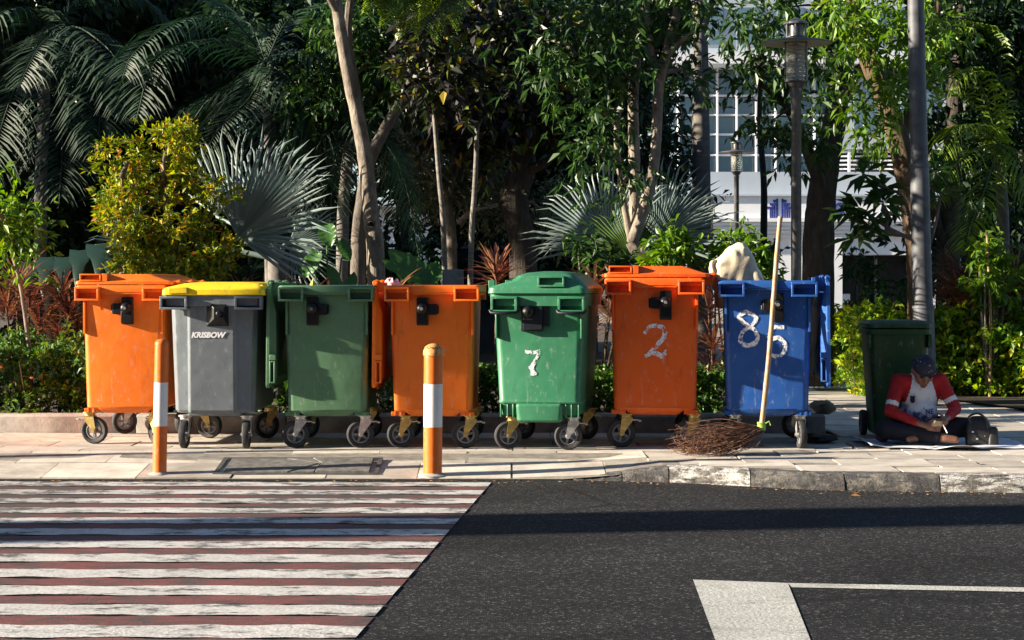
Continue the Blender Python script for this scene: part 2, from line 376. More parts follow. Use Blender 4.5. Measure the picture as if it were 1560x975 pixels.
def printcloth():
    m, nt, nd, ln, bs = nodes('printed_white_cloth')
    tc = nd.new('ShaderNodeTexCoord'); sp = nd.new('ShaderNodeSeparateXYZ'); ln.new(tc.outputs['Object'], sp.inputs[0])
    mr = nd.new('ShaderNodeMapRange'); mr.inputs[1].default_value = .28; mr.inputs[2].default_value = .13; ln.new(sp.outputs[2], mr.inputs[0])
    n = noise(nd, ln, 24, 5, .6, stretch=(1, 1, .7)); ad = nd.new('ShaderNodeMath'); ad.operation = 'MULTIPLY_ADD'
    ln.new(mr.outputs[0], ad.inputs[0]); ad.inputs[1].default_value = .42; ln.new(n.outputs[0], ad.inputs[2])
    r = ramp(nd, [(.60, (.60, .61, .65)), (.72, (.14, .15, .30)), (.84, (.03, .03, .10))]); ln.new(ad.outputs[0], r.inputs[0])
    ln.new(r.outputs[0], bs.inputs['Base Color']); bs.inputs['Roughness'].default_value = .85; return m
M['print'] = printcloth()

G = {}
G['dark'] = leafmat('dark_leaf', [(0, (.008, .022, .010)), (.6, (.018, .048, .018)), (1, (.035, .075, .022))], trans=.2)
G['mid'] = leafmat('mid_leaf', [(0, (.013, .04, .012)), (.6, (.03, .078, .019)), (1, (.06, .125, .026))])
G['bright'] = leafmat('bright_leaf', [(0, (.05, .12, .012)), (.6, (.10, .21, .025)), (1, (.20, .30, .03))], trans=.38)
G['shrub'] = leafmat('shrub_leaf', [(0, (.05, .11, .012)), (.4, (.12, .19, .015)), (.68, (.30, .34, .02)), (.9, (.44, .40, .03)), (.96, (.46, .22, .04)), (1, (.36, .10, .03))], trans=.35)
G['purple'] = leafmat('purple_leaf', [(0, (.014, .010, .014)), (.5, (.022, .022, .020)), (.8, (.03, .05, .015)), (.93, (.12, .16, .015)), (1, (.32, .20, .02))], trans=.25)
G['olive'] = leafmat('olive_leaf', [(0, (.08, .10, .06)), (.6, (.16, .19, .11)), (1, (.30, .31, .17))], rough=.5)
G['fan'] = leafmat('fan_palm_leaf', [(0, (.13, .19, .18)), (1, (.25, .31, .29))], rough=.4, trans=.12)
G['fangreen'] = leafmat('young_fan_leaf', [(0, (.07, .14, .03)), (1, (.13, .21, .05))], rough=.4, trans=.25)
G['palm'] = leafmat('palm_leaf', [(0, (.009, .029, .016)), (1, (.023, .054, .027))], rough=.6, trans=.18)
G['palmb'] = leafmat('bright_palm_leaf', [(0, (.08, .15, .02)), (1, (.20, .30, .04))], rough=.45, trans=.4)
G['cord'] = leafmat('cordyline_leaf', [(0, (.09, .035, .03)), (.45, (.19, .075, .05)), (.8, (.30, .14, .08)), (1, (.30, .22, .09))], trans=.25)
G['corddry'] = leafmat('dry_cordyline_leaf', [(0, (.09, .035, .025)), (.6, (.19, .09, .05)), (1, (.30, .17, .08))], trans=.2)
G['hedge'] = leafmat('hedge_leaf', [(0, (.026, .08, .016)), (.7, (.07, .16, .024)), (1, (.15, .24, .04))])
G['hedgeb'] = leafmat('golden_hedge_leaf', [(0, (.05, .13, .014)), (.5, (.15, .30, .022)), (.75, (.31, .42, .024)), (1, (.55, .53, .03))], trans=.4)
G['broad'] = leafmat('broad_leaf', [(0, (.045, .13, .03)), (1, (.06, .16, .035))], rough=.32, trans=.3)
G['agave'] = leafmat('agave_leaf', [(0, (.008, .03, .024)), (1, (.018, .05, .038))], rough=.5, trans=.1)
B = {}
B['pale'] = bark('pale_bark', (.13, .105, .08), (.50, .44, .36), 11, (1, 1, .5), .9, .03)
B['grey'] = bark('grey_bark', (.08, .066, .054), (.29, .25, .21), 12, (1, 1, .4), .9, .03)
B['rough'] = bark('rough_bark', (.035, .028, .023), (.15, .12, .098), 22, (1, 1, .18), 1., .06)
B['brown'] = bark('brown_bark', (.075, .048, .03), (.24, .155, .09), 17, (1, 1, .25), 1., .05)
B['palm'] = bark('palm_bark', (.12, .11, .10), (.28, .255, .235), 6, (1, 1, 2.5), .4, .015)
B['stem'] = bark('stem_bark', (.13, .115, .10), (.36, .34, .31), 12, (1, 1, 3), .3, .01)

# ------------------------------------------------------------------ the setting: ground, road, pavement, kerb, markings
def sm(a, b, x):
    t = min(1, max(0, (x - a) / (b - a))); return t * t * (3 - 2 * t)
KX = [-12, .45, 1.1, 1.9, 3.15, 5, 12]; KY = [12.08, 12.08, 11.93, 11.52, 11.36, 11.24, 11.1]
def kerb_y(x): return float(np.interp(x, KX, KY))
ROADZ = -0.1
def pave_z(x, y):                               # dropped kerb at the crossing, flaring up to the right
    s = 1 - sm(.35, 1.15, x); return -0.088 * s * (1 - sm(0, .95, y - kerb_y(x)))

MB().add([(-300, -150, -.16), (300, -150, -.16), (300, 450, -.16), (-300, 450, -.16)], [(0, 1, 2, 3)]).build('ground', M['soil'])['kind'] = 'structure'
m = MB(); xs = list(np.linspace(-60, 60, 61)); vs = []
for x in xs: vs += [(x, -20, ROADZ), (x, kerb_y(x) + .25, ROADZ)]
m.add(vs, [(2 * i, 2 * i + 2, 2 * i + 3, 2 * i + 1) for i in range(len(xs) - 1)])
m.build('road', M['asphalt'], smooth=0)['kind'] = 'structure'

# pavement bed plus single slabs
pav = MB()
gx = np.linspace(-14, 14, 85); gy = np.concatenate([np.linspace(0, 1, 8), [1.6, 3.4]])
vs = []; fs = []
for x in gx:
    ky = kerb_y(x)
    for t in gy: vs.append((x, ky + (.0 if x < .8 else .12) + t * 1.0, pave_z(x, ky + t) - (.006 if x < 1.3 else .012)))
n = len(gy)
for i in range(len(gx) - 1):
    for j in range(n - 1): fs.append((i * n + j, (i + 1) * n + j, (i + 1) * n + j + 1, i * n + j + 1))
pav.add(vs, fs)
pav.box(2.46, 16, 14.2, 70, -.06, -.012)
pavement = pav.build('pavement', plain('mortar', (.2, .185, .16), .95, var=.4), smooth=0); pavement['kind'] = 'structure'
def slab(x0, x1, y0, y1, gap=.0035):
    a = MB(); dz = random.uniform(-.002, .002); tx, ty = random.uniform(-.0025, .0025), random.uniform(-.0025, .0025)
    v = []
    for zt in (-.035, 0):
        for (x, y, sx, sy) in ((x0 + gap, y0 + gap, -1, -1), (x1 - gap, y0 + gap, 1, -1), (x1 - gap, y1 - gap, 1, 1), (x0 + gap, y1 - gap, -1, 1)):
            v.append((x, y, pave_z(x, y) + zt + dz + sx * tx + sy * ty))
    a.add(v, [(0, 3, 2, 1), (4, 5, 6, 7), (0, 1, 5, 4), (1, 2, 6, 5), (2, 3, 7, 6), (3, 0, 4, 7)])
    return a.build('paving_slab', M['slab'], pavement, smooth=0)
rows = [0, .36, .84, 1.24, 1.64, 2.04, 2.44]
W = .62
for r in range(len(rows) - 1):
    for k in range(-8, 8):
        x0 = k * W + (.31 if r % 2 else 0) + random.uniform(-.01, .01); x1 = x0 + W
        ky = max(kerb_y(x0), kerb_y(x1)) + (.16 if x0 > .4 else .02)
        y0, y1 = ky + rows[r], ky + rows[r + 1]
        if r == len(rows) - 1 - 1: y1 = 14.62 if x1 < 2.5 else 14.25
        if r > 0: y0 = 12.24 + rows[r] if x1 < 1.2 else y0
        if r > 0 and x1 < 1.2 and r < len(rows) - 2: y1 = 12.24 + rows[r + 1]
        if r == 0 and x1 < 1.2: y1 = 12.6
        if y1 - y0 > .05: slab(x0, x1, y0, y1)
y = 14.26
while y < 33:                                    # the path that runs back between the hedges
    st = .6 if y < 22 else 1.2
    x = 2.56
    while x < (5.6 if y < 18 else 9.5 if y < 26 else 11):
        if not (x < 3.4 + (y - 20) * .05 and y > 26): slab(x, x + st, y, y + st)
        x += st
    y += st

# kerb stones along the raised part
kerb = MB(); kerb.box(1.0, 14, 11.3, 11.45, -.15, -.10)
kx = [.40, .72, 1.02, 1.52, 2.08, 2.66, 3.27, 3.9, 4.5, 5.1, 5.8, 6.5, 8, 10]
kerbo = empty('kerb', (0, 0, 0)); kerbo['kind'] = 'structure'
for i in range(len(kx) - 1):
    a, b = kx[i] + .004, kx[i + 1] - .004; n = 10; rings = []
    for k in range(n + 1):
        x = a + (b - a) * k / n; yk = kerb_y(x); zt = pave_z(x, yk) + .002; zt = max(zt, -.085)
        j = lambda s: random.uniform(-s, s)
        rings.append([(x, yk + .16, ROADZ - .04), (x, yk + .16, zt + j(.002)), (x, yk + .03 + j(.006), zt + j(.003)), (x, yk + .006 + j(.007), zt - .018 + j(.006)), (x, yk - .012 + j(.008), (zt + ROADZ) / 2 + j(.006)), (x, yk - .02 + j(.006), ROADZ - .04)])
    MB().rings(rings).build('kerb_stone', M['kerb'], kerbo, smooth=50)

# low concrete planter edge behind the bins and its soil
def edge(x0, x1, y0, y1, h):
    a = MB(); n = 4; a.loft([(-.1, x0, x1, y0, y1, .01), (h - .02, x0, x1, y0, y1, .012), (h, x0 + .015, x1 - .015, y0 + .015, y1 - .015, .012)], n=2)
    return a
pe = empty('planter_edge', (0, 14.7, 0), label='long low concrete planter edge behind the row of big bins', cat='kerb wall')
x = -9.0
while x < 2.5:
    x1 = min(x + 1.2, 2.5); o = edge(x + .003, x1 - .003, -.07, .1, .15).build('concrete_block', M['concrete'], pe, smooth=30); x = x1
MB().box(2.36, 2.5, 0, 3.2, -.1, .149).build('end_block', M['concrete'], pe, smooth=0).location = (0, .104, 0)
MB().add([(-30, 14.8, .06), (2.36, 14.8, .06), (2.36, 75, .06), (-30, 75, .06)], [(0, 1, 2, 3)]).build('planting_bed', M['soil'])['kind'] = 'structure'
# raised bed to the right of the path
MB().add([(5.2, 15.2, .03), (30, 15.2, .03), (30, 18.0, .03), (4.62, 20.4, .03), (3.9, 22.4, .03), (4.3, 18.8, .03)], [(0, 1, 2, 3, 4, 5)]).build('right_bed', M['soil'])['kind'] = 'structure'
# step across the path
stp = MB(); stp.box(2.56, 4.2, 24.2, 24.55, -.01, .055); stp.box(2.56, 4.2, 24.56, 33, -.01, .03)
stp.build('path_step', M['concrete'], smooth=0)['kind'] = 'structure'

# zebra crossing: white and red bars, each its own sheet with ragged edges
zeb = empty('zebra_crossing', (0, 9, ROADZ)); zeb['kind'] = 'structure'
def zx(y): return -.11 + (y - 12.2) * (.463 / 5.52)
def bar(y0, y1, z, mat, name, rag):
    a = MB(); n = 150; v = []; xr = zx((y0 + y1) / 2); tilt = -.012
    e0, e1 = np.convolve(rng.normal(0, rag, n + 8), np.ones(4) / 3, 'same')[:n + 1], np.convolve(rng.normal(0, rag, n + 8), np.ones(4) / 3, 'same')[:n + 1]
    for k in range(n + 1):
        t = k / n; x = -7 + (xr + 7) * t
        for yy, e in ((y0 + e0[k], 0), (y1 + e1[k], 1)):
            xx = x + (zx(yy) - xr) * t; v.append((xx, yy - 9 + tilt * (xx + 2), z))
    a.add(v, [(2 * k, 2 * k + 2, 2 * k + 3, 2 * k + 1) for k in range(n)])
    return a.build(name, mat, zeb, smooth=0)
y = 4.0
while y < 11.9:
    bar(y, y + .235, .0055, M['zebra'], 'white_bar', .013)
    if y + .44 < 11.95: bar(y + .24, y + .445, .003, M['zebra_red'], 'red_bar', .022)
    y += .452
# lane markings on the right
stop = MB(); stop.add([(.79, 8.02, ROADZ + .003), (1.19, 7.93, ROADZ + .003), (1.06, 6.4, ROADZ + .003), (.97, 5, ROADZ + .003), (.59, 5, ROADZ + .003), (.735, 6.6, ROADZ + .003)], [(0, 5, 4, 3, 2, 1)])
stop.build('stop_line_marking', M['marking'], smooth=0)['kind'] = 'structure'
el = MB(); n = 40; v = []
for k in range(n + 1):
    x = 1.19 + 9 * k / n; yy = 7.93 - .115 * (x - 1.19); v += [(x, yy - .115 + random.uniform(-.004, .004), ROADZ + .003), (x, yy + random.uniform(-.004, .004), ROADZ + .003)]
el.add(v, [(2 * k, 2 * k + 2, 2 * k + 3, 2 * k + 1) for k in range(n)]); el.build('edge_line_marking', M['marking'], smooth=0)['kind'] = 'structure'

# cracked access cover in the dropped kerb
cv = empty('access_cover', (-1.44, 12.46, -.04), label='cracked square concrete access cover set in the pavement by the crossing', cat='manhole cover')
cr = [(-.5, -.21), (-.05, -.21), (.12, -.2), (.5, -.21), (-.5, .2), (-.12, .2), (.06, .21), (.5, .2), (.14, .06)]
for ids in ((0, 1, 8, 5, 4), (1, 2, 8), (2, 3, 7, 6, 8), (8, 6, 5)):
    c = np.mean([cr[i] for i in ids], 0); pts = [(c[0] + (cr[i][0] - c[0]) * .955, c[1] + (cr[i][1] - c[1]) * .955) for i in ids]
    dz = random.uniform(0, .012)
    rg = [[(x, y, pave_z(x - 1.44, y + 12.46) + .04 + z + dz) for x, y in pts] for z in (-.03, .012)]
    MB().rings(rg).build('cover_slab', M['cover'], cv, smooth=0, bev=.004)
for (x0, x1, y0, y1) in ((-.55, .55, -.255, -.225), (-.55, .55, .215, .245), (-.55, -.52, -.22, .21), (.52, .55, -.22, .21)):
    a = MB(); v = [(x, y, pave_z(x - 1.44, y + 12.46) + .04 + z) for z in (-.02, .014) for x, y in ((x0, y0), (x1, y0), (x1, y1), (x0, y1))]
    a.add(v, [(0, 3, 2, 1), (4, 5, 6, 7), (0, 1, 5, 4), (1, 2, 6, 5), (2, 3, 7, 6), (3, 0, 4, 7)]); a.build('frame_bar', M['lampmetal'], cv, smooth=0)

# ------------------------------------------------------------------ wheeled bins
def wheel_meshes():
    t = MB(); t.lathe([(.066, -.016), (.074, -.022), (.09, -.024), (.098, -.018), (.1005, -.008), (.1005, .008), (.098, .018), (.09, .024), (.074, .022), (.066, .016)], 30, 'y', cap=False)
    t.f += [tuple((9 * 30 + k, 9 * 30 + (k + 1) % 30, (k + 1) % 30, k)) for k in range(30)]; t.mi += [0] * 30
    h = MB(); h.lathe([(.067, -.014), (.067, .014), (.056, .018), (.052, .006), (.052, -.006), (.056, -.018), (.067, -.014)], 30, 'y', cap=False)
    h.lathe([(.006, -.032), (.014, -.03), (.021, -.024), (.021, .024), (.014, .03), (.006, .032)], 14, 'y')
    for k in range(5):
        a = 2 * math.pi * k / 5 + .3; c, s = math.cos(a), math.sin(a); b = MB(); b.box(.018, .055, -.012, .012, -.0085, .0085)
        h.add([(x * c - z * s, y, x * s + z * c) for x, y, z in b.v], b.f)
    return t.mesh('tyre', M['rubber'], 35), h.mesh('wheel_rim', M['hubgrey'], 35)
TYRE, RIMW = wheel_meshes()
def fork_mesh(mat):
    a = MB()
    a.lathe([(.048, .225), (.052, .228), (.052, .236), (.045, .24)], 18, c=(.038, 0, 0)); a.lathe([(.03, .205), (.04, .21), (.04, .226)], 14, c=(.038, 0, 0))
    for s in (-1, 1):                              # cheek plates: wide at the crown, narrow at the axle
        o = [(-.002, .205), (.078, .205), (.072, .18), (.018, .112), (.016, .092), (.0, .082), (-.016, .09), (-.014, .13)]
        y0, y1 = (s * .029, s * .033)
        f0 = [(x, y0, z) for x, z in o]; f1 = [(x, y1, z) for x, z in o]; n = len(o)
        a.add(f0 + f1, [tuple(range(n)), tuple(range(2 * n - 1, n - 1, -1))] + [(i, i + n, (i + 1) % n + n, (i + 1) % n) for i in range(n)])
    a.box(-.002, .078, -.033, .033, .203, .209)
    a.lathe([(.011, -.042), (.011, .042)], 8, 'y', (0, 0, .1))
    return a.mesh('caster', mat, 30)
FORKS = {'zinc': fork_mesh(M['zinc']), 'gold': fork_mesh(M['gold'])}
brake = MB(); brake.box(.076, .12, -.03, .03, .188, .196); brake.box(.12, .14, -.02, .02, .178, .19); BRAKE = brake.mesh('brake_lever', M['zinc'], 0)
def caster(parent, x, y, rot, kind, lever=False):
    o = link('caster', FORKS[kind], None, parent, (x, y, 0), (0, 0, rot))
    link('tyre', TYRE, None, o, (0, 0, .1)); link('wheel_rim', RIMW, None, o, (0, 0, .1), (0, random.uniform(0, 6), 0))
    if lever: link('brake_lever', BRAKE, None, o)
    return o

D = 1.14                                            # depth of a bin from end to end
def front_y(z, y0=.055, y1=.03, z0=.26, z1=1.1): return y0 + (y1 - y0) * (z - z0) / (z1 - z0)
def body_a(m, w0=.283, w1=.305, ztop=1.12):
    a = MB()
    a.loft([(.262, -w0 + .012, w0 - .012, .07, D - .07, .04), (.275, -w0, w0, .0555, D - .055, .045), (.70, -(w0 + w1) / 2, (w0 + w1) / 2, .042, D - .042, .045),
            (ztop, -w1, w1, .03, D - .03, .045), (ztop, -w1 + .012, w1 - .012, .042, D - .042, .04), (.30, -w0 + .012, w0 - .012, .068, D - .068, .04)], n=5)
    a.loft([(.232, -.165, .165, .09, D - .09, .03), (.262, -.20, .20, .056, D - .056, .03), (.285, -.225, .225, .0515, D - .0515, .03)], n=3)   # belly between the casters
    for s in (-1, 1):
        for yy in (.035, D - .055):
            a.box(s * .288 - .008, s * .288 + .008, yy - .012, yy + .03, .82, 1.1)                          # guide rails at the corners
            a.box(s * .17 - .006, s * .17 + .006, yy - .005, yy + .03, 1.0, 1.1)
        for xx in (.06, .1): a.box(s * .27 - .006 - s * xx + s * .06, s * .27 + .006 - s * xx + s * .06, .066, .09, .236, .27)
        a.box(s * .25 - .05, s * .25 + .05, .07, .17, .236, .266); a.box(s * .25 - .05, s * .25 + .05, D - .17, D - .07, .236, .266)
    return a.build('body', m, smooth=40, bev=.004)
def pocket(a, x0, x1, z0, z1, y, dep, t=.014):       # an open lifting pocket: a frame with a back plate
    s = 1 if dep > 0 else -1
    ya, yb = (y, y + dep) if dep > 0 else (y + dep, y)
    a.box(x0, x1, ya, yb, z0, z0 + t); a.box(x0, x1, ya, yb, z1 - t, z1)
    a.box(x0, x0 + t, ya, yb, z0 + t, z1 - t); a.box(x1 - t, x1, ya, yb, z0 + t, z1 - t)
    yy = y + dep - s * .006; a.box(x0 + t, x1 - t, min(yy, yy + s * .006), max(yy, yy + s * .006), z0 + t, z1 - t)
    return a
def rim_a(m, hx=.345):
    a = MB(); y0, y1 = -.012, D + .012
    out = (-hx, hx, y0, y1, .03); inn = (-.295, .295, .045, D - .045, .03)
    a.rings([[(x, y, z) for x, y in rrect(*q, n=4)] for z, q in ((1.125, inn), (1.125, out), (1.168, out), (1.178, (-hx + .008, hx - .008, y0 + .008, y1 - .008, .03)), (1.178, inn))], False, False)
    a.f += [tuple((4 * 20 + k, 4 * 20 + (k + 1) % 20, (k + 1) % 20, k)) for k in range(20)]; a.mi += [0] * 20
    for s in (-1, 1):
        x0, x1 = sorted((s * .16, s * (hx - .005)))
        pocket(a, x0, x1, 1.064, 1.166, y0 - .045, .085, .015); pocket(a, x0, x1, 1.064, 1.166, y1 + .045, -.085, .015)
        for k in range(4): a.box(s * .33 - .012, s * .33 + .012, .2 + k * .24, .22 + k * .24, 1.09, 1.125)
    a.box(-.15, .15, y0 + .004, y0 + .012, 1.112, 1.125)
    return a.build('rim', m, smooth=35, bev=.003)
def lid_a(m, s=1, k=1.0):
    """closed lid about its hinge axis at the origin; body lies towards -x (s=1) ; k scales the dome"""
    a = MB(); x0, x1 = -.755, -.03; y0, y1 = -.005, D + .005; h = .052 * k
    a.loft([(-.012, x0, x1, y0, y1, .03), (.012, x0, x1, y0, y1, .03), (.02, x0 + .03, x1 - .04, y0 + .02, y1 - .02, .03), (h - .006, x0 + .06, x1 - .16, y0 + .04, y1 - .04, .03), (h, x0 + .075, x1 - .18, y0 + .055, y1 - .055, .03)], n=4)
    pocket(a, x0 + .035, x0 + .195, .012, h + .002, y0 - .004, .06, .011); pocket(a, x0 + .035, x0 + .195, .012, h - .002, y1 - .01, -.05, .011)
    a.box(x0 + .2, x0 + .24, y0 - .002, y0 + .06, .012, h + .004)
    a.box(x0 - .025, x0 + .02, .3, .84, -.008, .01)                        # front grip
    for yy in (.1, .52, .96):
        a.box(-.06, .012, yy - .035, yy - .012, -.014, .016); a.box(-.06, .012, yy + .012, yy + .035, -.014, .016)
        a.lathe([(.02, yy - .042), (.02, yy + .042)], 14, 'y')
    if s < 0: a.mirror()
    return a.build('lid', m, smooth=35, bev=.004)
def hinge_a(parent, m, s):
    for yy in (.1, .52, .96):
        a = MB(); a.box(.33, .40, yy - .011, yy + .011, 1.13, 1.2); a.lathe([(.024, yy - .011), (.024, yy + .011)], 14, 'y', (.405, 0, 1.195))
        a.lathe([(.009, yy - .05), (.009, yy + .05)], 8, 'y', (.405, 0, 1.195))
        if s < 0: a.mirror()
        a.build('hinge', m, parent, smooth=40, bev=.003)
def bracket(parent, x, z, flip, kind=0):
    """black lift trunnion: tall plate, side block and a round boss"""
    a = MB(); yf = front_y(z)
    if kind == 0:
        a.box(-.042, .042, -.035, .03, -.11, .09); a.box(-.042, .042, -.055, -.034, -.1, .02)
        a.box(-.105, -.04, -.05, .02, -.035, .045); a.box(-.118, -.104, -.04, .01, -.028, .038)
        if flip: a.mirror()
        o = a.build('lift_bracket', M['black'], parent, loc=(x, yf, z), smooth=30, bev=.008)
        b = MB(); b.lathe([(.0, -.102), (.014, -.102), (.03, -.094), (.04, -.075), (.042, -.05)], 20, 'y'); b.build('boss', M['black'], o, smooth=50, loc=(0, 0, .01))
        b = MB(); b.lathe([(.0, -.108), (.011, -.108), (.013, -.1)], 12, 'y'); b.build('bolt', M['hubgrey'], o, smooth=40, loc=(0, 0, .01))
    elif kind == 1:
        a.add([(-.08, -.01, .09), (.08, -.01, .09), (.08, -.01, -.1), (-.08, -.01, -.1), (-.015, -.075, .03), (.06, -.075, .03), (.06, -.075, -.05), (-.015, -.075, -.05), (-.08, .03, .09), (.08, .03, .09), (.08, .03, -.1), (-.08, .03, -.1)],
              [(0, 4, 5, 1), (1, 5, 6, 2), (2, 6, 7, 3), (3, 7, 4, 0), (4, 7, 6, 5), (8, 0, 1, 9), (9, 1, 2, 10), (10, 2, 3, 11), (11, 3, 0, 8)])
        o = a.build('lift_bracket', M['black'], parent, loc=(x, yf, z), smooth=0, bev=.003)
        b = MB(); b.lathe([(.0, -.095), (.012, -.095), (.02, -.088), (.022, -.07)], 16, 'y'); b.build('bolt', M['darkbar'], o, smooth=40, loc=(.022, 0, -.01))
    else:
        a.box(-.085, .07, -.04, .03, -.11, .115); a.box(.068, .115, -.035, .02, -.075, .075, tx=0); a.box(-.07, .07, -.05, -.038, -.1, .1)
        o = a.build('lift_bracket', M['darkbar'], parent, loc=(x, yf, z), smooth=30, bev=.01)
        b = MB(); b.lathe([(.0, -.11), (.02, -.108), (.04, -.09), (.044, -.06), (.046, -.04)], 20, 'y'); b.build('boss', M['black'], o, smooth=50, loc=(-.03, 0, .03))
    return o
def strokes(parent, name, lines, x, z, w, sc, fy=front_y):
    """brush-painted numeral: ribbons that lie 3 mm proud of the front"""
    a = MB(); base = .0
    for li, (pts, ws) in enumerate(lines):
        c = catmull([(p[0], p[1], 0) for p in pts], 6); n = len(c); ww = np.interp(np.linspace(0, 1, n), np.linspace(0, 1, len(ws)), ws)
        v = []
        for i in range(n):
            t = c[min(i + 1, n - 1)] - c[max(i - 1, 0)]; t = t / np.linalg.norm(t); nn = np.array((-t[1], t[0]))
            for s in (-1, 1):
                hw = w * ww[i] / 2 * (1 + random.uniform(-.18, .18)); q = c[i][:2] + s * nn * hw / sc
                zz = z + q[1] * sc; v.append((x + q[0] * sc, fy(zz) - .004 - .0008 * li, zz))
        a.add(v, [(2 * i, 2 * i + 2, 2 * i + 3, 2 * i + 1) for i in range(n - 1)])
    return a.build(name, M['worn'], parent, smooth=0)

def bin_root(px, rz, label, d=13.28, group='big wheeled bins in a row'):
    """px is the middle of the front at ground level; the root sits below the middle of the front end"""
    p = P(px, 430 + F * CAMZ / d, d); return empty('wheeled_bin', (p.x, d - .09, 0), rz, label, 'bin', group)
def bin_a(px, rz, label, mat, lid, hinge_s, lidmat=None, d=13.28, casters=((0.3, 'zinc'),) * 4, br=(-.03, 1.0, False), sy=1.0):
    b = bin_root(px, rz, label, d)
    for o in (body_a(mat), rim_a(mat)): o.parent = b
    hinge_a(b, mat, hinge_s)
    l = lid_a(lidmat or mat, hinge_s, 1.25 if lid == 'closed' else 1.0); l.parent = b; l.location = (hinge_s * .405, 0, 1.195)
    if lid == 'open': l.rotation_euler = (0, hinge_s * R(269.5), 0); l.location = (hinge_s * .415, 0, 1.195)
    if br: bracket(b, *br)
    for (x, y), (rot, kind) in zip(((-.235, .12), (.235, .12), (-.235, D - .12), (.235, D - .12)), casters):
        caster(b, x, y, rot, kind, y < .5)
    if sy != 1: b.scale = (sy, sy, sy)
    return b
c4 = lambda a, k, b, l: ((a, k), (b, k), (a + .6, l), (b - .9, l))
b1 = bin_a(190, R(-2), 'orange four-wheel bin with closed orange lid, at the hedge end of the row', M['orange'], 'closed', 1, casters=((3.0, 'gold'), (2.4, 'gold'), (.5, 'zinc'), (1.2, 'gold')), br=(.035, 1.0, False), d=13.62)
b3 = bin_a(499, R(0), 'faded green four-wheel bin with its lid open, between grey and orange bins', M['green'], 'open', -1, casters=((.15, 'zinc'), (.2, 'zinc'), (.9, 'gold'), (-.4, 'gold')), br=(-.1, 1.0, True))
b4 = bin_a(659, R(-1.5), 'orange four-wheel bin with open hanging lid behind the thick bollard', M['orange'], 'open', -1, casters=((.2, 'gold'), (.1, 'gold'), (.7, 'gold'), (-.3, 'gold')), br=(-.07, 1.0, True))
b6 = bin_a(996, R(-5), 'orange-red four-wheel bin with closed lid and painted number 2', M['orange_b'], 'closed', 1, casters=((.25, 'gold'), (.1, 'gold'), (.9, 'zinc'), (.4, 'gold')), br=(.075, 1.0, False), d=13.3, sy=1.045)
b7 = bin_a(1167, R(-6), 'blue four-wheel bin with open lid and two numbers, a sack inside', M['blue'], 'open', 1, casters=((1.3, 'zinc'), (1.75, 'zinc'), (.8, 'zinc'), (-.4, 'zinc')), br=(.07, 1.0, False), d=13.25, sy=1.03)
strokes(b6, 'painted_number', [([(-.45, .3), (-.2, .62), (.3, .6), (.42, .25), (.1, -.2), (-.4, -.68)], (.6, .8, .9, 1, .9, .6)), ([(-.42, -.66), (0, -.52), (.35, -.66), (.5, -.4)], (.7, .9, 1.1, .6))], .0, .745, .034, .16)
strokes(b7, 'painted_number', [([(.25, .75), (-.2, .9), (-.5, .6), (-.1, .2), (.35, -.1), (.45, -.6), (0, -.9), (-.45, -.65), (-.3, -.15), (.15, .2), (.4, .55), (.22, .78)], (.8, 1, 1, .9, .9, 1, 1, 1, .9, .8, .9, .7))], -.13, .84, .032, .13)
strokes(b7, 'painted_number', [([(.45, .85), (-.3, .85)], (.9, 1)), ([(-.3, .85), (-.4, .15), (.1, .25), (.48, -.1), (.4, -.65), (-.05, -.85), (-.45, -.6)], (1, .9, 1, 1.1, 1, 1, .7))], .06, .75, .030, .12)

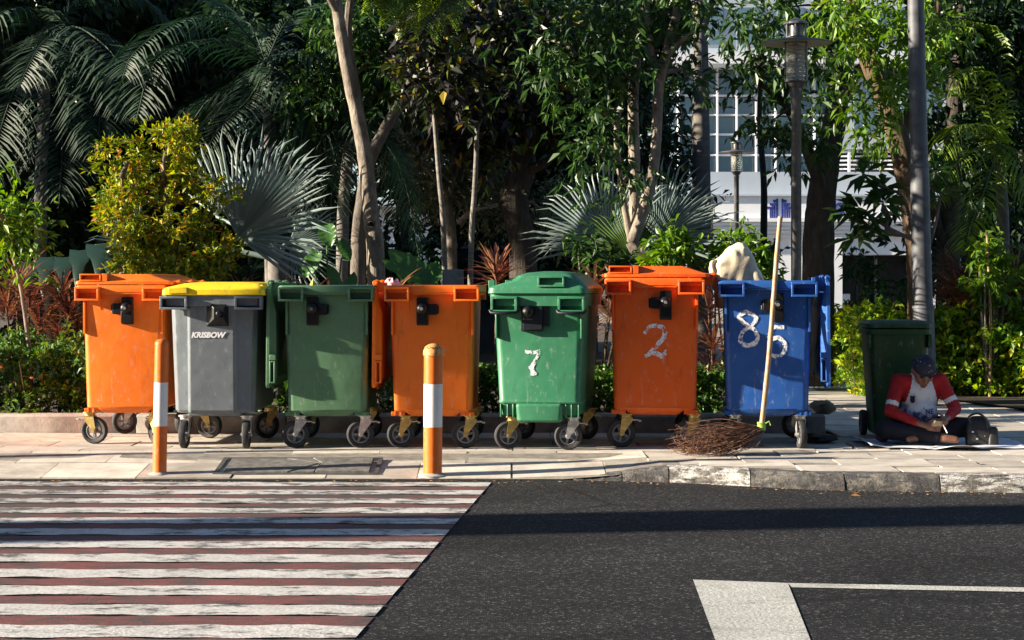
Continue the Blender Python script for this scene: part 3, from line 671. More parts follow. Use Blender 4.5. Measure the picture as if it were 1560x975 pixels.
# grey bin with yellow lid: folded front, its wheels turned forward
def grey_bin():
    b = bin_root(326, R(-1), 'grey four-wheel bin with yellow lid and white brand lettering', 13.24)
    a = MB()
    def sec(z, w, y, o=0):
        g = .022
        f = [(-w, y + .08), (-w + .03, y + .03), (-.185, y + .012), (-.165, y - g + .012), (.15, y - g + .012), (.17, y + .012), (w - .03, y + .03), (w, y + .08), (w, D - y - .04), (w - .04, D - y), (-w + .04, D - y), (-w, D - y - .04)]
        if o: f = [(x * (1 - o), yy + (o * .3 if yy < .5 else -o * .3)) for x, yy in f]
        return [(x, yy, z) for x, yy in f]
    a.rings([sec(.258, .275, .075), sec(.28, .288, .06), sec(1.03, .312, .03), sec(1.075, .318, .026), sec(1.075, .318, .026, .05), sec(.30, .285, .06, .05)])
    a.loft([(.235, -.2, .2, .1, D - .1, .03), (.262, -.2, .2, .085, D - .085, .03)], n=2)
    a.build('body', M['grey'], b, smooth=25, bev=.006)
    r = MB(); y0, y1 = -.012, D + .012
    r.rings([[(x, y, z) for x, y in rrect(*q, n=4)] for z, q in ((1.03, (-.3, .3, .04, D - .04, .03)), (1.03, (-.34, .34, y0, y1, .03)), (1.075, (-.345, .345, y0, y1, .03)), (1.105, (-.345, .345, y0, y1, .03)), (1.105, (-.3, .3, .04, D - .04, .03)))], False, False)
    r.f += [tuple((80 + k, 80 + (k + 1) % 20, (k + 1) % 20, k)) for k in range(20)]; r.mi += [0] * 20
    for s in (-1, 1):
        x0, x1 = sorted((s * .17, s * .365)); pocket(r, x0, x1, 1.005, 1.1, y0 - .042, .08, .016); pocket(r, x0, x1, 1.005, 1.1, y1 + .042, -.08, .016)
    r.build('rim', M['grey'], b, smooth=30, bev=.004)
    l = MB(); y0, y1 = -.03, D + .03
    l.loft([(-.012, -.36, .38, y0, y1, .04), (.032, -.355, .375, y0, y1, .04), (.045, -.33, .36, y0 + .02, y1 - .02, .04), (.075, -.22, .33, y0 + .12, y1 - .12, .05), (.085, -.1, .2, y0 + .2, y1 - .2, .06)], n=5)
    l.box(-.31, -.17, y0 - .012, y0 + .03, .0, .045); l.lathe([(.02, .05), (.02, .1)], 12, 'y', (.35, 0, .045)); l.lathe([(.02, .95), (.02, 1.05)], 12, 'y', (.35, 0, .045))
    l.build('lid', M['yellow'], b, smooth=45, bev=.006, loc=(0, 0, 1.118))
    bracket(b, .035, .985, False, 1)
    for (x, y), rot, k in zip(((-.225, .14), (.225, .14), (-.2, D - .14), (.24, D - .14)), (R(88), R(93), 2.9, .5), ('zinc', 'zinc', 'gold', 'gold')): caster(b, x, y, rot, k)
    t = text_mesh('KRISBOW', .054, .0006, .25, .0028); o = link('brand_lettering', t, M['signwhite'], b, (-.035, front_y(.82) - .0135, .82), (R(90) + .03, 0, 0)); o.scale = (1.0, 1, 1)
    return b
b2 = grey_bin()

# dark green bin of the other make: domed lid with a grip, bar handles, bulged skirt
def domed_bin():
    b = bin_root(820, R(-8), 'dark green four-wheel bin with domed lid and painted number 7', 13.15)
    a = MB(); w0, w1 = .295, .325
    a.loft([(.33, -w0, w0, .058, D - .055, .05), (.345, -w0 - .006, w0 + .006, .05, D - .05, .05), (.36, -w0, w0, .056, D - .055, .05), (.98, -w1, w1, .03, D - .03, .055), (1.04, -w1 - .004, w1 + .004, .028, D - .028, .055), (1.04, -w1 + .012, w1 - .012, .045, D - .045, .05), (.4, -w0 + .012, w0 - .012, .07, D - .07, .05)], n=5)
    a.loft([(.25, -w0 + .012, w0 - .012, .08, D - .08, .05), (.33, -w0 + .004, w0 - .004, .066, D - .066, .05)], n=4)
    a.loft([(.20, -.15, .15, .055, D - .055, .03), (.215, -.165, .165, .04, D - .04, .035), (.32, -.17, .17, .036, D - .036, .03), (.335, -.165, .165, .05, D - .05, .03)], n=4)
    for s in (-1, 1):
        for xx in (.19, .23, .28): a.box(s * xx - .005, s * xx + .005, .058, .09, .235, .33)
        a.box(s * .305 - .007, s * .305 + .007, .01, .05, .8, 1.0)
    a.build('body', M['green_b'], b, smooth=40, bev=.005)
    r = MB(); y0, y1 = -.02, D + .02
    r.rings([[(x, y, z) for x, y in rrect(*q, n=5)] for z, q in ((1.03, (-.3, .3, .05, D - .05, .04)), (1.03, (-.345, .345, y0, y1, .05)), (1.118, (-.352, .352, y0, y1, .05)), (1.118, (-.3, .3, .05, D - .05, .04)))], False, False)
    r.f += [tuple((72 + k, 72 + (k + 1) % 24, (k + 1) % 24, k)) for k in range(24)]; r.mi += [0] * 24
    for s in (-1, 1):
        x0, x1 = sorted((s * .145, s * .335)); pocket(r, x0, x1, .985, 1.1, y0 - .04, .075, .018)
    r.build('rim', M['green_b'], b, smooth=35, bev=.005)
    for s in (-1, 1):
        h = MB(); h.tube([(s * .14, y0 - .03, 1.0), (s * .15, y0 - .055, .985), (s * .24, y0 - .06, .982), (s * .33, y0 - .055, .985), (s * .34, y0 - .03, 1.0)], .012, 8); h.build('bar_handle', M['darkbar'], b, smooth=60)
    l = MB(); y0, y1 = -.04, D + .04
    l.loft([(-.02, -.365, .36, y0, y1, .06), (.02, -.36, .355, y0 + .005, y1 - .005, .06), (.035, -.33, .34, y0 + .02, y1 - .02, .06), (.07, -.20, .30, y0 + .03, y1 - .03, .06), (.105, -.16, .26, y0 + .035, y1 - .04, .06), (.128, -.1, .2, y0 + .1, y1 - .12, .07), (.14, .0, .13, y0 + .3, y1 - .35, .06)], n=5)
    pocket(l, .0, .19, .026, .104, y0 - .006, .06, .014)
    l.box(-.375, -.33, .1, .15, -.04, .075); l.box(-.375, -.33, .95, 1.0, -.04, .075)
    l.build('lid', M['green_b'], b, smooth=45, bev=.006, loc=(0, 0, 1.14))
    bracket(b, -.04, .96, False, 2)
    for (x, y), rot, k in zip(((-.235, .12), (.2, .12), (-.235, D - .12), (.235, D - .12)), (.35, .15, .9, -.3), ('gold', 'zinc', 'gold', 'gold')): caster(b, x, y, rot, k, True)
    fy = lambda z: .058 + (.03 - .058) * (z - .36) / .62
    strokes(b, 'painted_number', [([(-.5, .72), (.1, .66), (.55, .78)], (.9, 1.1, .8)), ([(.5, .75), (.25, .2), (.0, -.3), (.05, -.75)], (.7, 1, 1.2, 1.4)), ([(-.25, -.3), (.0, -.55), (.2, -.8), (-.2, -.85)], (.6, .9, .8, .5))], -.05, .63, .024, .105, fy)
    return b
b5 = domed_bin()

# small two-wheel bin by the sitting person
wb = empty('two_wheel_bin', (P(1364, 0, 14.15).x, 14.0, 0), R(-3), 'small dark green two-wheel bin behind the sitting person', 'bin')
a = MB(); a.loft([(.03, -.17, .17, .08, .46, .03), (.05, -.18, .18, .06, .48, .04), (.84, -.225, .225, .0, .52, .045), (.84, -.21, .21, .015, .505, .04), (.08, -.17, .17, .08, .46, .03)], n=4)
a.loft([(.80, -.245, .245, -.02, .54, .05), (.845, -.245, .245, -.02, .54, .05)], n=4, cap0=True, cap1=True); a.box(-.245, -.215, -.02, .1, .70, .8); a.box(.215, .245, -.02, .1, .70, .8)
a.build('body', M['wheelie'], wb, smooth=40, bev=.005)
a = MB(); a.loft([(0, -.245, .245, -.03, .55, .05), (.03, -.245, .245, -.03, .55, .05), (.052, -.21, .21, .0, .5, .06), (.058, -.12, .12, .1, .4, .06)], n=4); a.box(-.06, .06, -.045, 0, .005, .03)
a.build('lid', M['wheelie'], wb, smooth=40, bev=.005, loc=(0, 0, .852))
h = MB(); h.tube([(-.2, .54, .82), (-.2, .6, .85), (.2, .6, .85), (.2, .54, .82)], .014, 8); h.build('handle', M['wheelie'], wb)
for s in (-1, 1):
    w = MB(); w.lathe([(.05, -.02), (.095, -.022), (.1, -.012), (.1, .012), (.095, .022), (.05, .02)], 26, 'x'); w.build('wheel', M['rubber'], wb, loc=(s * .215, .43, .1), smooth=35)

# ------------------------------------------------------------------ bollards, broom, sack, odds and ends on the pavement
def bollard(px, py, d, r, hs, label, round_cap, lean):
    p = P(px, py, d); z = pave_z(p.x, d); b = empty('bollard', (p.x, d, z - .01), 0, label, 'bollard', 'striped bollards at the crossing'); b.rotation_euler = (0, lean, 0)
    a = MB(); a.lathe([(r * 1.75, -.012), (r * 1.6, .016), (r * 1.15, .024), (r * 1.0, .03)], 20); a.v = [(x * random.uniform(.93, 1.07), y * random.uniform(.93, 1.07), z_) for x, y, z_ in a.v]; a.build('mortar_collar', M['concrete'], b, smooth=50)
    z = 0
    for nm, h, mt in (('orange_band', hs[0], 'boll_o'), ('white_band', hs[1], 'boll_w'), ('orange_band', hs[2], 'boll_o')):
        a = MB(); a.lathe([(r, z), (r, z + h)], 32, cap=True); a.build(nm, M[mt], b, smooth=40); z += h
    a = MB(); k = r * 1.1
    if round_cap: a.lathe([(k, z - .012), (k, z + .004), (k * .97, z + .02), (k * .82, z + .045), (k * .5, z + .062), (k * .12, z + .068)], 32)
    else: a.lathe([(r * 1.02, z - .008), (r, z + .006), (r * .7, z + .022), (r * .2, z + .03)], 32)
    a.build('cap', M['boll_c'] if round_cap else M['boll_o'], b, smooth=60)
    if round_cap:
        for k2 in range(9):
            aa = R(-150 + 15 * k2 * 1.0); rr = k * .86; h = MB(); h.lathe([(.004, -.002), (.004, .002)], 8, 'y', (rr * math.cos(aa), rr * math.sin(aa) - .002, z + .036 + .008 * (k2 % 2))); h.build('hole', M['dark'], b)
bollard(659, 720, 12.2, .0625, (.335, .285, .2), 'thick orange and white striped bollard with round perforated cap', True, R(.4))
bollard(243, 718, 12.24, .046, (.335, .29, .26), 'thin orange and white striped bollard with flat pointed top', False, R(1.0))

# broom: bamboo handle, bundle of twigs fanning to the left on the ground
bb = P(1160, 652, 12.92); bt = P(1190, 331, 13.24)
br = empty('twig_broom', (bb.x, bb.y, 0), 0, 'twig broom with long bamboo handle leaning against the blue bin', 'broom')
o0 = np.array((bb.x, bb.y, 0))
dirv = (np.array(bt) - np.array(bb)); L = np.linalg.norm(dirv); dirv /= L
pts, rad = [], []
for k in range(41):
    t = k / 40; pts.append(np.array(bb) - o0 + dirv * L * t + np.array((.006 * math.sin(t * 5), 0, 0))); rad.append((.019 - .002 * t) * (1.13 if k % 8 == 0 else 1))
a = MB(); m_ = len(pts); a.tube(pts, rad, 10); a.build('handle', M['bamboo'], br, smooth=60)
a = MB(); c0 = np.array(bb) - o0
for k in range(7): a.tube([c0 + np.array((.026 * math.cos(q), .026 * math.sin(q), -.01 + .008 * k + .003 * math.sin(q))) for q in np.linspace(0, 6.3, 14)], .005, 5)
a.tube([c0 + np.array((.02, -.02, .03)), c0 + np.array((.05, -.03, .05)), c0 + np.array((.06, -.03, .02))], .004, 5)
a.build('binding', M['string'], br)
a = MB()
for k in range(210):
    s = c0 + np.array((random.uniform(-.02, .02), random.uniform(-.02, .02), random.uniform(-.03, .01)))
    ln = random.uniform(.25, .62); ang = random.gauss(0, .3); lift = abs(random.gauss(0, .08))
    e = np.array((s[0] - ln * math.cos(ang), s[1] - .16 + ln * math.sin(ang) * .6, max(.006, .012 + lift * random.random() * 1.3)))
    mid = s * .45 + e * .55 + np.array((random.gauss(0, .03), random.gauss(0, .03), abs(random.gauss(.0, .02)) - .03)); mid[2] = max(.008, mid[2])
    e2 = e + np.array((random.gauss(-.03, .04), random.gauss(0, .03), random.gauss(.01, .03))); e2[2] = max(.005, e2[2])
    a.tube(catmull([s, mid, e, e2], 3), [.0034, .0028, .0018, .0012], 4)
for k in range(34):
    s = c0 + np.array((random.uniform(-.02, .02), random.uniform(-.02, .02), 0)); ln_ = random.uniform(.5, .85); an = random.gauss(0, .3); e = np.array((s[0] - ln_ * math.cos(an) * .85, s[1] - .1 + ln_ * math.sin(an) * .5, random.uniform(.01, .2)))
    a.tube(catmull([s, (s + e) / 2 + np.array((0, 0, random.uniform(-.03, .07))), e], 4), [.0032, .0022, .0012], 4)
a.build('twigs', M['twig'], br, smooth=60)['kind'] = 'stuff'

# sack standing in the blue bin: a stuffed wedge with a folded corner
def sack():
    ol = [(1092, 470), (1088, 436), (1080, 408), (1086, 399), (1100, 388), (1112, 376), (1124, 369), (1134, 371), (1141, 380), (1148, 396), (1158, 416), (1168, 440), (1172, 472)]
    d = 13.85; o = P(1128, 430, d); c2 = np.array([(P(x, y, d).x - o.x, P(x, y, d).z) for x, y in ol]); c = c2.mean(0); rings = []
    for k, (yy, s) in enumerate(((-.172, .6), (-.165, .82), (-.12, .96), (-.04, 1), (.05, 1), (.12, .95), (.165, .8), (.17, .5))):
        dense = []
        for i in range(len(c2)):
            a, b = c2[i], c2[(i + 1) % len(c2)]
            for t in (0, .5): dense.append(a + (b - a) * t)
        rings.append([(c[0] + (q_[0] - c[0]) * s + .006 * math.sin(i * 2.1 + k), yy + .012 * math.sin(i * 1.7 + k * .8), c[1] + (q_[1] - c[1]) * s + .006 * math.sin(i * 1.3 + 2 * k)) for i, q_ in enumerate(dense)])
    m = MB(); m.rings(rings); me_ = remesh(m, .014, 2); me_.name = 'sack'
    for v_ in me_.vertices:
        x_, y_, z_ = v_.co; w_ = .003 * math.sin(38 * x_ + 9 * z_) + .002 * math.sin(71 * x_ - 23 * z_ + 2); v_.co.y += w_; v_.co.x += .5 * w_
    me_.update()
    me_.materials.append(M['sackcloth']); so = link('sack', me_, None, None, (o.x, d, 0))
    tag(so, 'cream stuffed sack poking out of the blue bin', 'sack')
    m = MB(); m.tube(catmull([(P(1090, 0, d).x - o.x, -.1, P(0, 398, d).z), (P(1082, 0, d).x - o.x, -.13, P(0, 401, d).z), (P(1083, 0, d).x - o.x, -.15, P(0, 412, d).z), (P(1092, 0, d).x - o.x, -.14, P(0, 416, d).z)], 5), [.012, .018, .014, .006], 8); m.build('tied_corner', M['sackcloth'], so, smooth=60)
sack()

# rubbish on top of the open bins
def blob(name, c, r, mat, label, cat, seed=0, n=14, m=9, sub=True):
    a = MB(); a.ell((0, 0, 0), r, n, m); rs = random.Random(seed)
    a.v = [(x * (1 + rs.uniform(-.25, .25)), y * (1 + rs.uniform(-.25, .25)), z * (1 + rs.uniform(-.2, .2))) for x, y, z in a.v]
    o = a.build(name, mat, None, smooth=50, loc=c); return tag(o, label, cat)
p = P(597, 428, 13.7); blob('plastic_bag', (p.x, 13.7, 1.12), (.085, .12, .11), M['pinkbag'], 'crumpled pink plastic bag lying on top of an orange bin', 'bag', 3)
a = MB(); a.add([(0, 0, 0), (.02, .01, .03), (.012, .0, .085), (-.016, .01, .035), (0, -.02, -.12)], [(0, 1, 2), (0, 2, 3), (4, 1, 0), (4, 0, 3)]); p = P(475, 433, 13.6)
tag(a.build('yellow_leaf', M['ywleaf'], None, smooth=0, loc=(p.x, 13.6, 1.15)), 'single yellow leaf sticking out of the faded green bin', 'leaf')
for k, (px, py, d) in enumerate(((1253, 622, 14.72),)): 
    p = P(px, py, d); blob('rock', (p.x, d, .20), (.10, .08, .06), M['rock'], 'mossy rock on the end of the planter edge', 'rock', 5, 10, 6)
p = P(1250, 675, 13.7); blob('rag', (p.x, 13.75, .035), (.12, .16, .04), M['bag'], 'crumpled black rag on the ground under the blue bin', 'rag', 8)
for k, (px, py, lab) in enumerate(((467, 683, 'curled dry leaf on the pavement in front of the faded green bin'), (1490, 708, 'brown dry leaf on the kerb slabs right of the white sheet'), (1305, 757, 'dry leaf lying on the asphalt by the kerb'), (250, 725, 'small dry leaf at the foot of the thin bollard'), (1510, 610, 'dry leaf on the path beside the right hedge'))):
    d = F * (CAMZ - (ROADZ if py > 745 else 0)) / (py - 430); p = P(px, py, d); a = MB(); s = .03
    a.add([(-s, 0, .004), (0, -s * .6, .012), (s * 1.3, 0, .006), (0, s * .6, .022), (.0, 0, .003)], [(0, 1, 4), (1, 2, 4), (2, 3, 4), (3, 0, 4)])
    tag(a.build('dry_leaf', M['dryleaf'], None, smooth=0, loc=(p.x, d, (ROADZ if py > 745 else pave_z(p.x, d)) + .002), rot=(0, 0, k * 1.3)), lab, 'leaf')
# grit and leaf crumbs that gather along the kerb and under the bins
a = MB()
for k in range(620):
    if k < 380: x = random.uniform(-4, 6); y = kerb_y(x) - abs(random.gauss(0, .10)) - .03; z = ROADZ + .001
    else: x = random.uniform(-4, 3.5); y = random.uniform(12.7, 14.5); z = pave_z(x, y) + .003
    s = random.uniform(.004, .016) * (1 if k < 380 else .8); q0 = random.uniform(0, 6.28); c, sn = math.cos(q0) * s, math.sin(q0) * s
    a.add([(x + c, y + sn, z + s * .3), (x - sn * .6, y + c * .6, z), (x - c, y - sn, z + s * .25), (x + sn * .6, y - c * .6, z + s * .1)], [(0, 1, 2), (0, 2, 3)])
tag(a.build('leaf_litter', M['dryleaf'], None, smooth=0), 'grit and dry leaf crumbs along the kerb and under the bins', 'litter', kind='stuff')

# ------------------------------------------------------------------ person sitting cross-legged on the sheet
px0 = P(1414, 681, 13.4); PY = 13.62
per = empty('person', (px0.x, PY, .012), R(4), 'person in red and white shirt sitting cross-legged on a white sheet', 'person')
def A(*v): return np.array(v, float)
hipL, hipR = A(-.09, .10, .10), A(.09, .10, .10)
kneL, kneR = A(-.30, -.10, .105), A(.31, -.09, .12)
ankL, ankR = A(.09, -.27, .055), A(-.06, -.20, .06)
shL, shR = A(-.165, .04, .455), A(.155, .04, .46)
elL, elR = A(-.245, -.04, .235), A(.245, -.03, .25)
wrL, wrR = A(-.075, -.215, .155), A(.135, -.195, .195)
neck, head = A(0, .035, .49), A(.0, -.055, .545)
hrot = Matrix.Rotation(R(42), 3, 'X')            # head bowed
def hp(x, y, z):                                  # a point in the head's own frame
    q = hrot @ Vector((x, y, z)); return (head[0] + q.x, head[1] + q.y, head[2] + q.z)
bd = MB()
bd.ell(head, (.078, .093, .108), 20, 14, rot=hrot); bd.ell(hp(0, -.03, -.055), (.058, .06, .062), 14, 10, rot=hrot)
bd.ell(hp(0, -.093, -.02), (.0135, .02, .03), 10, 8, rot=hrot); bd.ell(hp(0, -.102, -.036), (.019, .016, .012), 10, 8)
bd.ell(hp(0, -.082, .018), (.05, .016, .012), 10, 8, rot=hrot)
for s in (-1, 1):
    bd.ell(hp(s * .04, -.07, -.03), (.022, .02, .018), 10, 8); bd.ell(hp(s * .079, .005, -.01), (.012, .022, .034), 10, 8, rot=hrot)
bd.ell(hp(0, -.086, -.062), (.026, .013, .007), 10, 6, rot=hrot); bd.ell(hp(0, -.084, -.074), (.022, .013, .007), 10, 6, rot=hrot); bd.ell(hp(0, -.075, -.1), (.024, .02, .017), 10, 8)
bd.cap(neck, hp(0, .03, -.05), .052, .05); bd.ell((0, .07, .36), (.145, .085, .15), 16, 12); bd.ell((0, .10, .15), (.14, .1, .11), 14, 10)
bd.cap((0, .085, .42), neck, .08, .055)
for sh, el, wr in ((shL, elL, wrL), (shR, elR, wrR)):
    bd.cap((0, .06, .44), sh, .07, .052); bd.cap(sh, el, .048, .037); bd.cap(el, wr, .037, .024)
for h, k, an, ft in ((hipL, kneL, ankL, (.17, -.29, .045)), (hipR, kneR, ankR, (-.16, -.235, .045))):
    bd.cap(h, k, .078, .056); bd.cap(k, an, .052, .034); bd.cap(an, ft, .034, .026)
def hand(wr, palm, fdir, spread, curl, thumb, side):
    """palm, four unequal fingers bending at the knuckles, thumb from the palm's side"""
    wr, palm, fdir, spread, curl = map(lambda q: np.array(q, float), (wr, palm, fdir, spread, curl))
    fdir /= np.linalg.norm(fdir); spread /= np.linalg.norm(spread); curl /= np.linalg.norm(curl)
    bd.cap(wr, palm, .024, .026); 
    for k in (-1.2, 0, 1.2): bd.cap(palm - fdir * .02 + spread * .013 * k, palm + fdir * .025 + spread * .016 * k, .017, .013)
    for k, l in zip((-1.5, -.5, .5, 1.5), (.058, .068, .072, .062)):
        b = palm + fdir * .03 + spread * .0165 * k; c = b + (fdir * .9 + curl * .35) * l * .45; d = c + (fdir * .45 + curl * .9) * l * .35; e = d + (curl * .9 - fdir * .2) * l * .28
        bd.cap(b, c, .0092, .0085, 8); bd.cap(c, d, .0085, .008, 8); bd.cap(d, e, .008, .007, 8)
    b = palm - fdir * .012 + spread * .026 * side; c = b + np.array(thumb) * .034; d = c + (np.array(thumb) * .6 + fdir * .7) * .026
    bd.cap(b, c, .0125, .0105, 8); bd.cap(c, d, .0105, .0085, 8)
hand(wrL, A(-.005, -.255, .135), A(1, -.25, -.15), A(0, -.35, -1), A(.2, .8, .45), A(.6, -.2, .75), -1)
hand(wrR, A(.09, -.25, .175), A(-.8, -.5, -.2), A(.25, -.3, -1), A(-.3, .8, -.4), A(-.6, -.3, .7), -1)
me = remesh(bd, .0065, 3); me.materials.append(M['skin']); link('body', me, None, per)
# face details, hair and headscarf
for s in (-1, 1):
    a = MB(); a.ell(hp(s * .032, -.0885, -.002), (.015, .006, .0045), 10, 6, rot=hrot); a.build('eye', M['hair'], per)
    a = MB(); a.tube([hp(s * .014, -.1, .016), hp(s * .032, -.099, .021), hp(s * .052, -.087, .015)], [.003, .004, .002], 6); a.build('eyebrow', M['hair'], per)
a = MB(); a.tube([hp(-.022, -.098, -.067), hp(0, -.103, -.069), hp(.022, -.098, -.067)], .0022, 6); a.build('mouth', plain('lip_line', (.06, .025, .02), .6), per)
a = MB()
rg = []
for i in range(8):
    th = R(6 + 80 * i / 7); zz = math.cos(th); rr = math.sin(th)
    rg.append([hp(.088 * rr * math.cos(q) * (1 + .02 * math.sin(5 * q + i)), .103 * rr * math.sin(q) * (1 + .02 * math.sin(6 * q)), .022 + .10 * zz - .012 * (1 if math.sin(q) > 0 else 0) * rr) for q in np.linspace(0, 2 * math.pi, 25)[:-1]])
a.rings(rg, True, True); a.build('head_scarf', M['scarf'], per, smooth=60)
a = MB(); a.tube([hp(0, .1, .02), hp(.02, .125, -.0), hp(.04, .13, -.04)], [.02, .016, .004], 8); a.tube([hp(0, .1, .02), hp(-.03, .12, -.01), hp(-.05, .125, -.05)], [.02, .016, .004], 8); a.build('scarf_knot', M['scarf'], per)
a = MB(); a.tube([hp(.0885 * math.cos(q), .104 * math.sin(q), .034) for q in np.linspace(R(188), R(352), 18)], .006, 6); a.build('scarf_hem', M['scarf'], per)
# shirt: white printed body, red raglan sleeves
sh = MB(); sh.ell((0, .055, .355), (.15, .11, .155), 20, 14); sh.ell((0, .075, .2), (.148, .12, .115), 18, 12); sh.cap((0, .07, .43), (0, .045, .475), .098, .075); sh.ell((.0, -.02, .22), (.12, .07, .1), 14, 10)
for s_, e_, w_ in ((shL, elL, wrL), (shR, elR, wrR)):
    sh.cap((0, .06, .425), s_, .078, .058); sh.cap(s_, e_, .055, .048); sh.cap(e_, e_ + (w_ - e_) * .88, .047, .031)
    n_ = np.cross(e_ - s_, A(0, 1, 0)); n_ /= np.linalg.norm(n_)
    for t in (.35, .6, .82): q = s_ + (e_ - s_) * t; sh.ell(q + A(random.uniform(-.006, .006), -.008, 0), (.054, .053, .014), 12, 6)
    for t in (.25, .5): q = e_ + (w_ - e_) * t; sh.ell(q + A(0, 0, random.uniform(-.006, .003)), (.02, .046, .045), 10, 6)
me = remesh(sh, .009, 3); me.materials.append(M['print']); me.materials.append(M['red']); me.materials.append(M['whitecloth'])
mi = []
for p_ in me.polygons:
    c = p_.center; x = abs(c.x); rag = .072 + max(0, .46 - c.z) * .30
    k = 1 if (x > rag and not (x < .165 and c.z < .24 and c.y > -.06)) else 0
    if c.z < .30 and x < .15 and c.y > -.125: k = 0
    el_, wr_ = (elL, wrL) if c.x < 0 else (elR, wrR); ax = wr_ - el_; t = min(1, max(0, (np.array(c) - el_).dot(ax) / ax.dot(ax)))
    if t > .08 and np.linalg.norm(np.array(c) - el_ - ax * t) < .056: k = 3
    if k == 1:
        s_, e_ = (shL, elL) if c.x < 0 else (shR, elR); ax = (e_ - s_); t = (np.array(c) - s_).dot(ax) / ax.dot(ax)
        lo, hi = (.70, .84) if c.x < 0 else (.62, .76)
        if lo < t < hi and c.y > -.13: k = 2
    mi.append(1 if k == 3 else k)
me.polygons.foreach_set('material_index', mi); link('shirt', me, None, per)
a = MB(); o_ = [(-.02, .026), (0, .021), (.02, .026), (.016, .01), (.019, -.008), (.012, -.024), (0, -.03), (-.012, -.024), (-.019, -.008), (-.016, .01)]
a.add([(x, 0, z) for x, z in o_] + [(x, -.003, z) for x, z in o_], [tuple(range(9, -1, -1))[::-1], tuple(range(19, 9, -1))] + [(i, (i + 1) % 10, (i + 1) % 10 + 10, i + 10) for i in range(10)])
a.build('chest_badge', M['navy'], per, smooth=0, loc=(-.085, -.062, .325), rot=(R(-8), 0, R(-22)))
t = text_mesh('NE', .05, .001, 0, .001); link('shirt_lettering', t, M['signblue'], per, (.03, -.1, .235), (R(90), 0, R(4)))
# trousers
tr = MB()
for h, k, an in ((hipL, kneL, ankL), (hipR, kneR, ankR)): tr.cap(h, k, .098, .074); tr.cap(k, k + (an - k) * .85, .07, .055); tr.ell(k, (.078, .08, .07), 12, 8)
tr.ell((0, .11, .1), (.19, .14, .1), 16, 10)
tr.v = [(x, y, max(z, .004)) for x, y, z in tr.v]
me = remesh(tr, .011, 3); me.materials.append(M['navy']); link('trousers', me, None, per)
# what the hands hold
h = empty('banknotes', (px0.x + .045, PY - .275, .165), 0, 'folded tan paper held in the hands of the sitting person', 'paper')
for k in range(3):
    a = MB(); a.box(-.035, .035, -.002, .002, -.028, .028); a.build('sheet', M['tan'], h, smooth=0, loc=(.004 * k, -.004 * k, .004 * k), rot=(R(30 + 6 * k), R(25 - 9 * k), R(12 * k)))
cg = empty('cigarette', (px0.x + .10, PY - .30, .15), 0, 'white cigarette between the fingers of the sitting person', 'cigarette')
a = MB(); a.tube([(0, 0, 0), (.018, -.012, -.042)], .0045, 8); a.build('paper_tube', M['signwhite'], cg)
a = MB(); a.tube([(0, 0, 0), (-.008, .005, .018)], .0045, 8); a.build('filter', M['tan'], cg)
# sheet, bag, sandal
a = MB(); nx, ny = 46, 18; vs = []
x0, x1, y0, y1 = P(1316, 0, 13.4).x, P(1556, 0, 13.4).x, 13.08, 13.95
for i in range(nx + 1):
    for j in range(ny + 1):
        u, v = i / nx, j / ny; x = x0 + (x1 - x0) * u; y = y0 + (y1 - y0) * v + .05 * math.sin(u * 9) * (1 - v) + (.13 * abs(u - .5) * (1 - v))
        e = min(u, 1 - u, v, 1 - v); zz = .009 + .010 * abs(math.sin(7 * u + 5 * v + 1.3 * math.sin(9 * v))) + (.03 * max(0, math.sin(11 * u + 2)) * (1 - min(1, e * 7)))
        if (x - px0.x) ** 2 / .13 + (y - PY + .05) ** 2 / .07 < 1: zz = .006
        vs.append((x, y, zz))
a.add(vs, [(i * (ny + 1) + j, (i + 1) * (ny + 1) + j, (i + 1) * (ny + 1) + j + 1, i * (ny + 1) + j + 1) for i in range(nx) for j in range(ny)])
so = a.build('plastic_sheet', M['sheet'], None, smooth=60); s = so.modifiers.new('s', 'SOLIDIFY'); s.thickness = .002; s.offset = -1
tag(so, 'crumpled white sheet on the pavement under the sitting person', 'sheet')
p = P(1495, 680, 13.35)
bg = empty('black_bag', (p.x, 13.42, .012), R(-8), 'small black bag standing on the sheet beside the sitting person', 'bag')
a = MB(); a.loft([(0, -.095, .095, -.055, .055, .03), (.02, -.10, .10, -.06, .06, .035), (.1, -.098, .10, -.062, .06, .04), (.17, -.085, .07, -.05, .05, .04), (.205, -.06, .045, -.035, .035, .03), (.212, -.03, .02, -.02, .02, .015)], n=4)
a.v = [(x + .006 * math.sin(40 * z + 20 * y), y + .008 * math.sin(35 * x + 20 * z), z) for x, y, z in a.v]; a.build('pouch', M['bag'], bg, smooth=50)
a = MB(); a.loft([(.01, .06, .135, -.07, .02, .015), (.12, .065, .13, -.065, .015, .02), (.135, .07, .12, -.05, .0, .02)], n=3); a.build('side_pocket', M['bag'], bg, smooth=40)
a = MB(); a.tube(catmull([(-.06, -.05, .17), (-.08, -.08, .21), (-.02, -.07, .235), (.04, -.05, .2), (.06, -.065, .12)], 5), .008, 6); a.build('strap', M['bag'], bg)
for q in ((-.02, -.064, .05), (.03, -.063, .075), (-.05, -.06, .1)):
    a = MB(); a.box(-.008, .008, -.004, .002, -.006, .006); a.build('buckle', M['zinc'], bg, loc=q)
p = P(1350, 668, 13.62)
a = MB(); a.ell((0, 0, .03), (.045, .08, .05), 12, 8); a.v = [(x * (1 + .2 * math.sin(50 * y)), y, max(z, 0)) for x, y, z in a.v]
tag(a.build('pink_pouch', plain('dull_pink_cloth', (.22, .03, .06), .7), None, smooth=50, loc=(p.x, 13.75, .012)), 'small dull pink pouch tucked behind the sitting person', 'pouch')

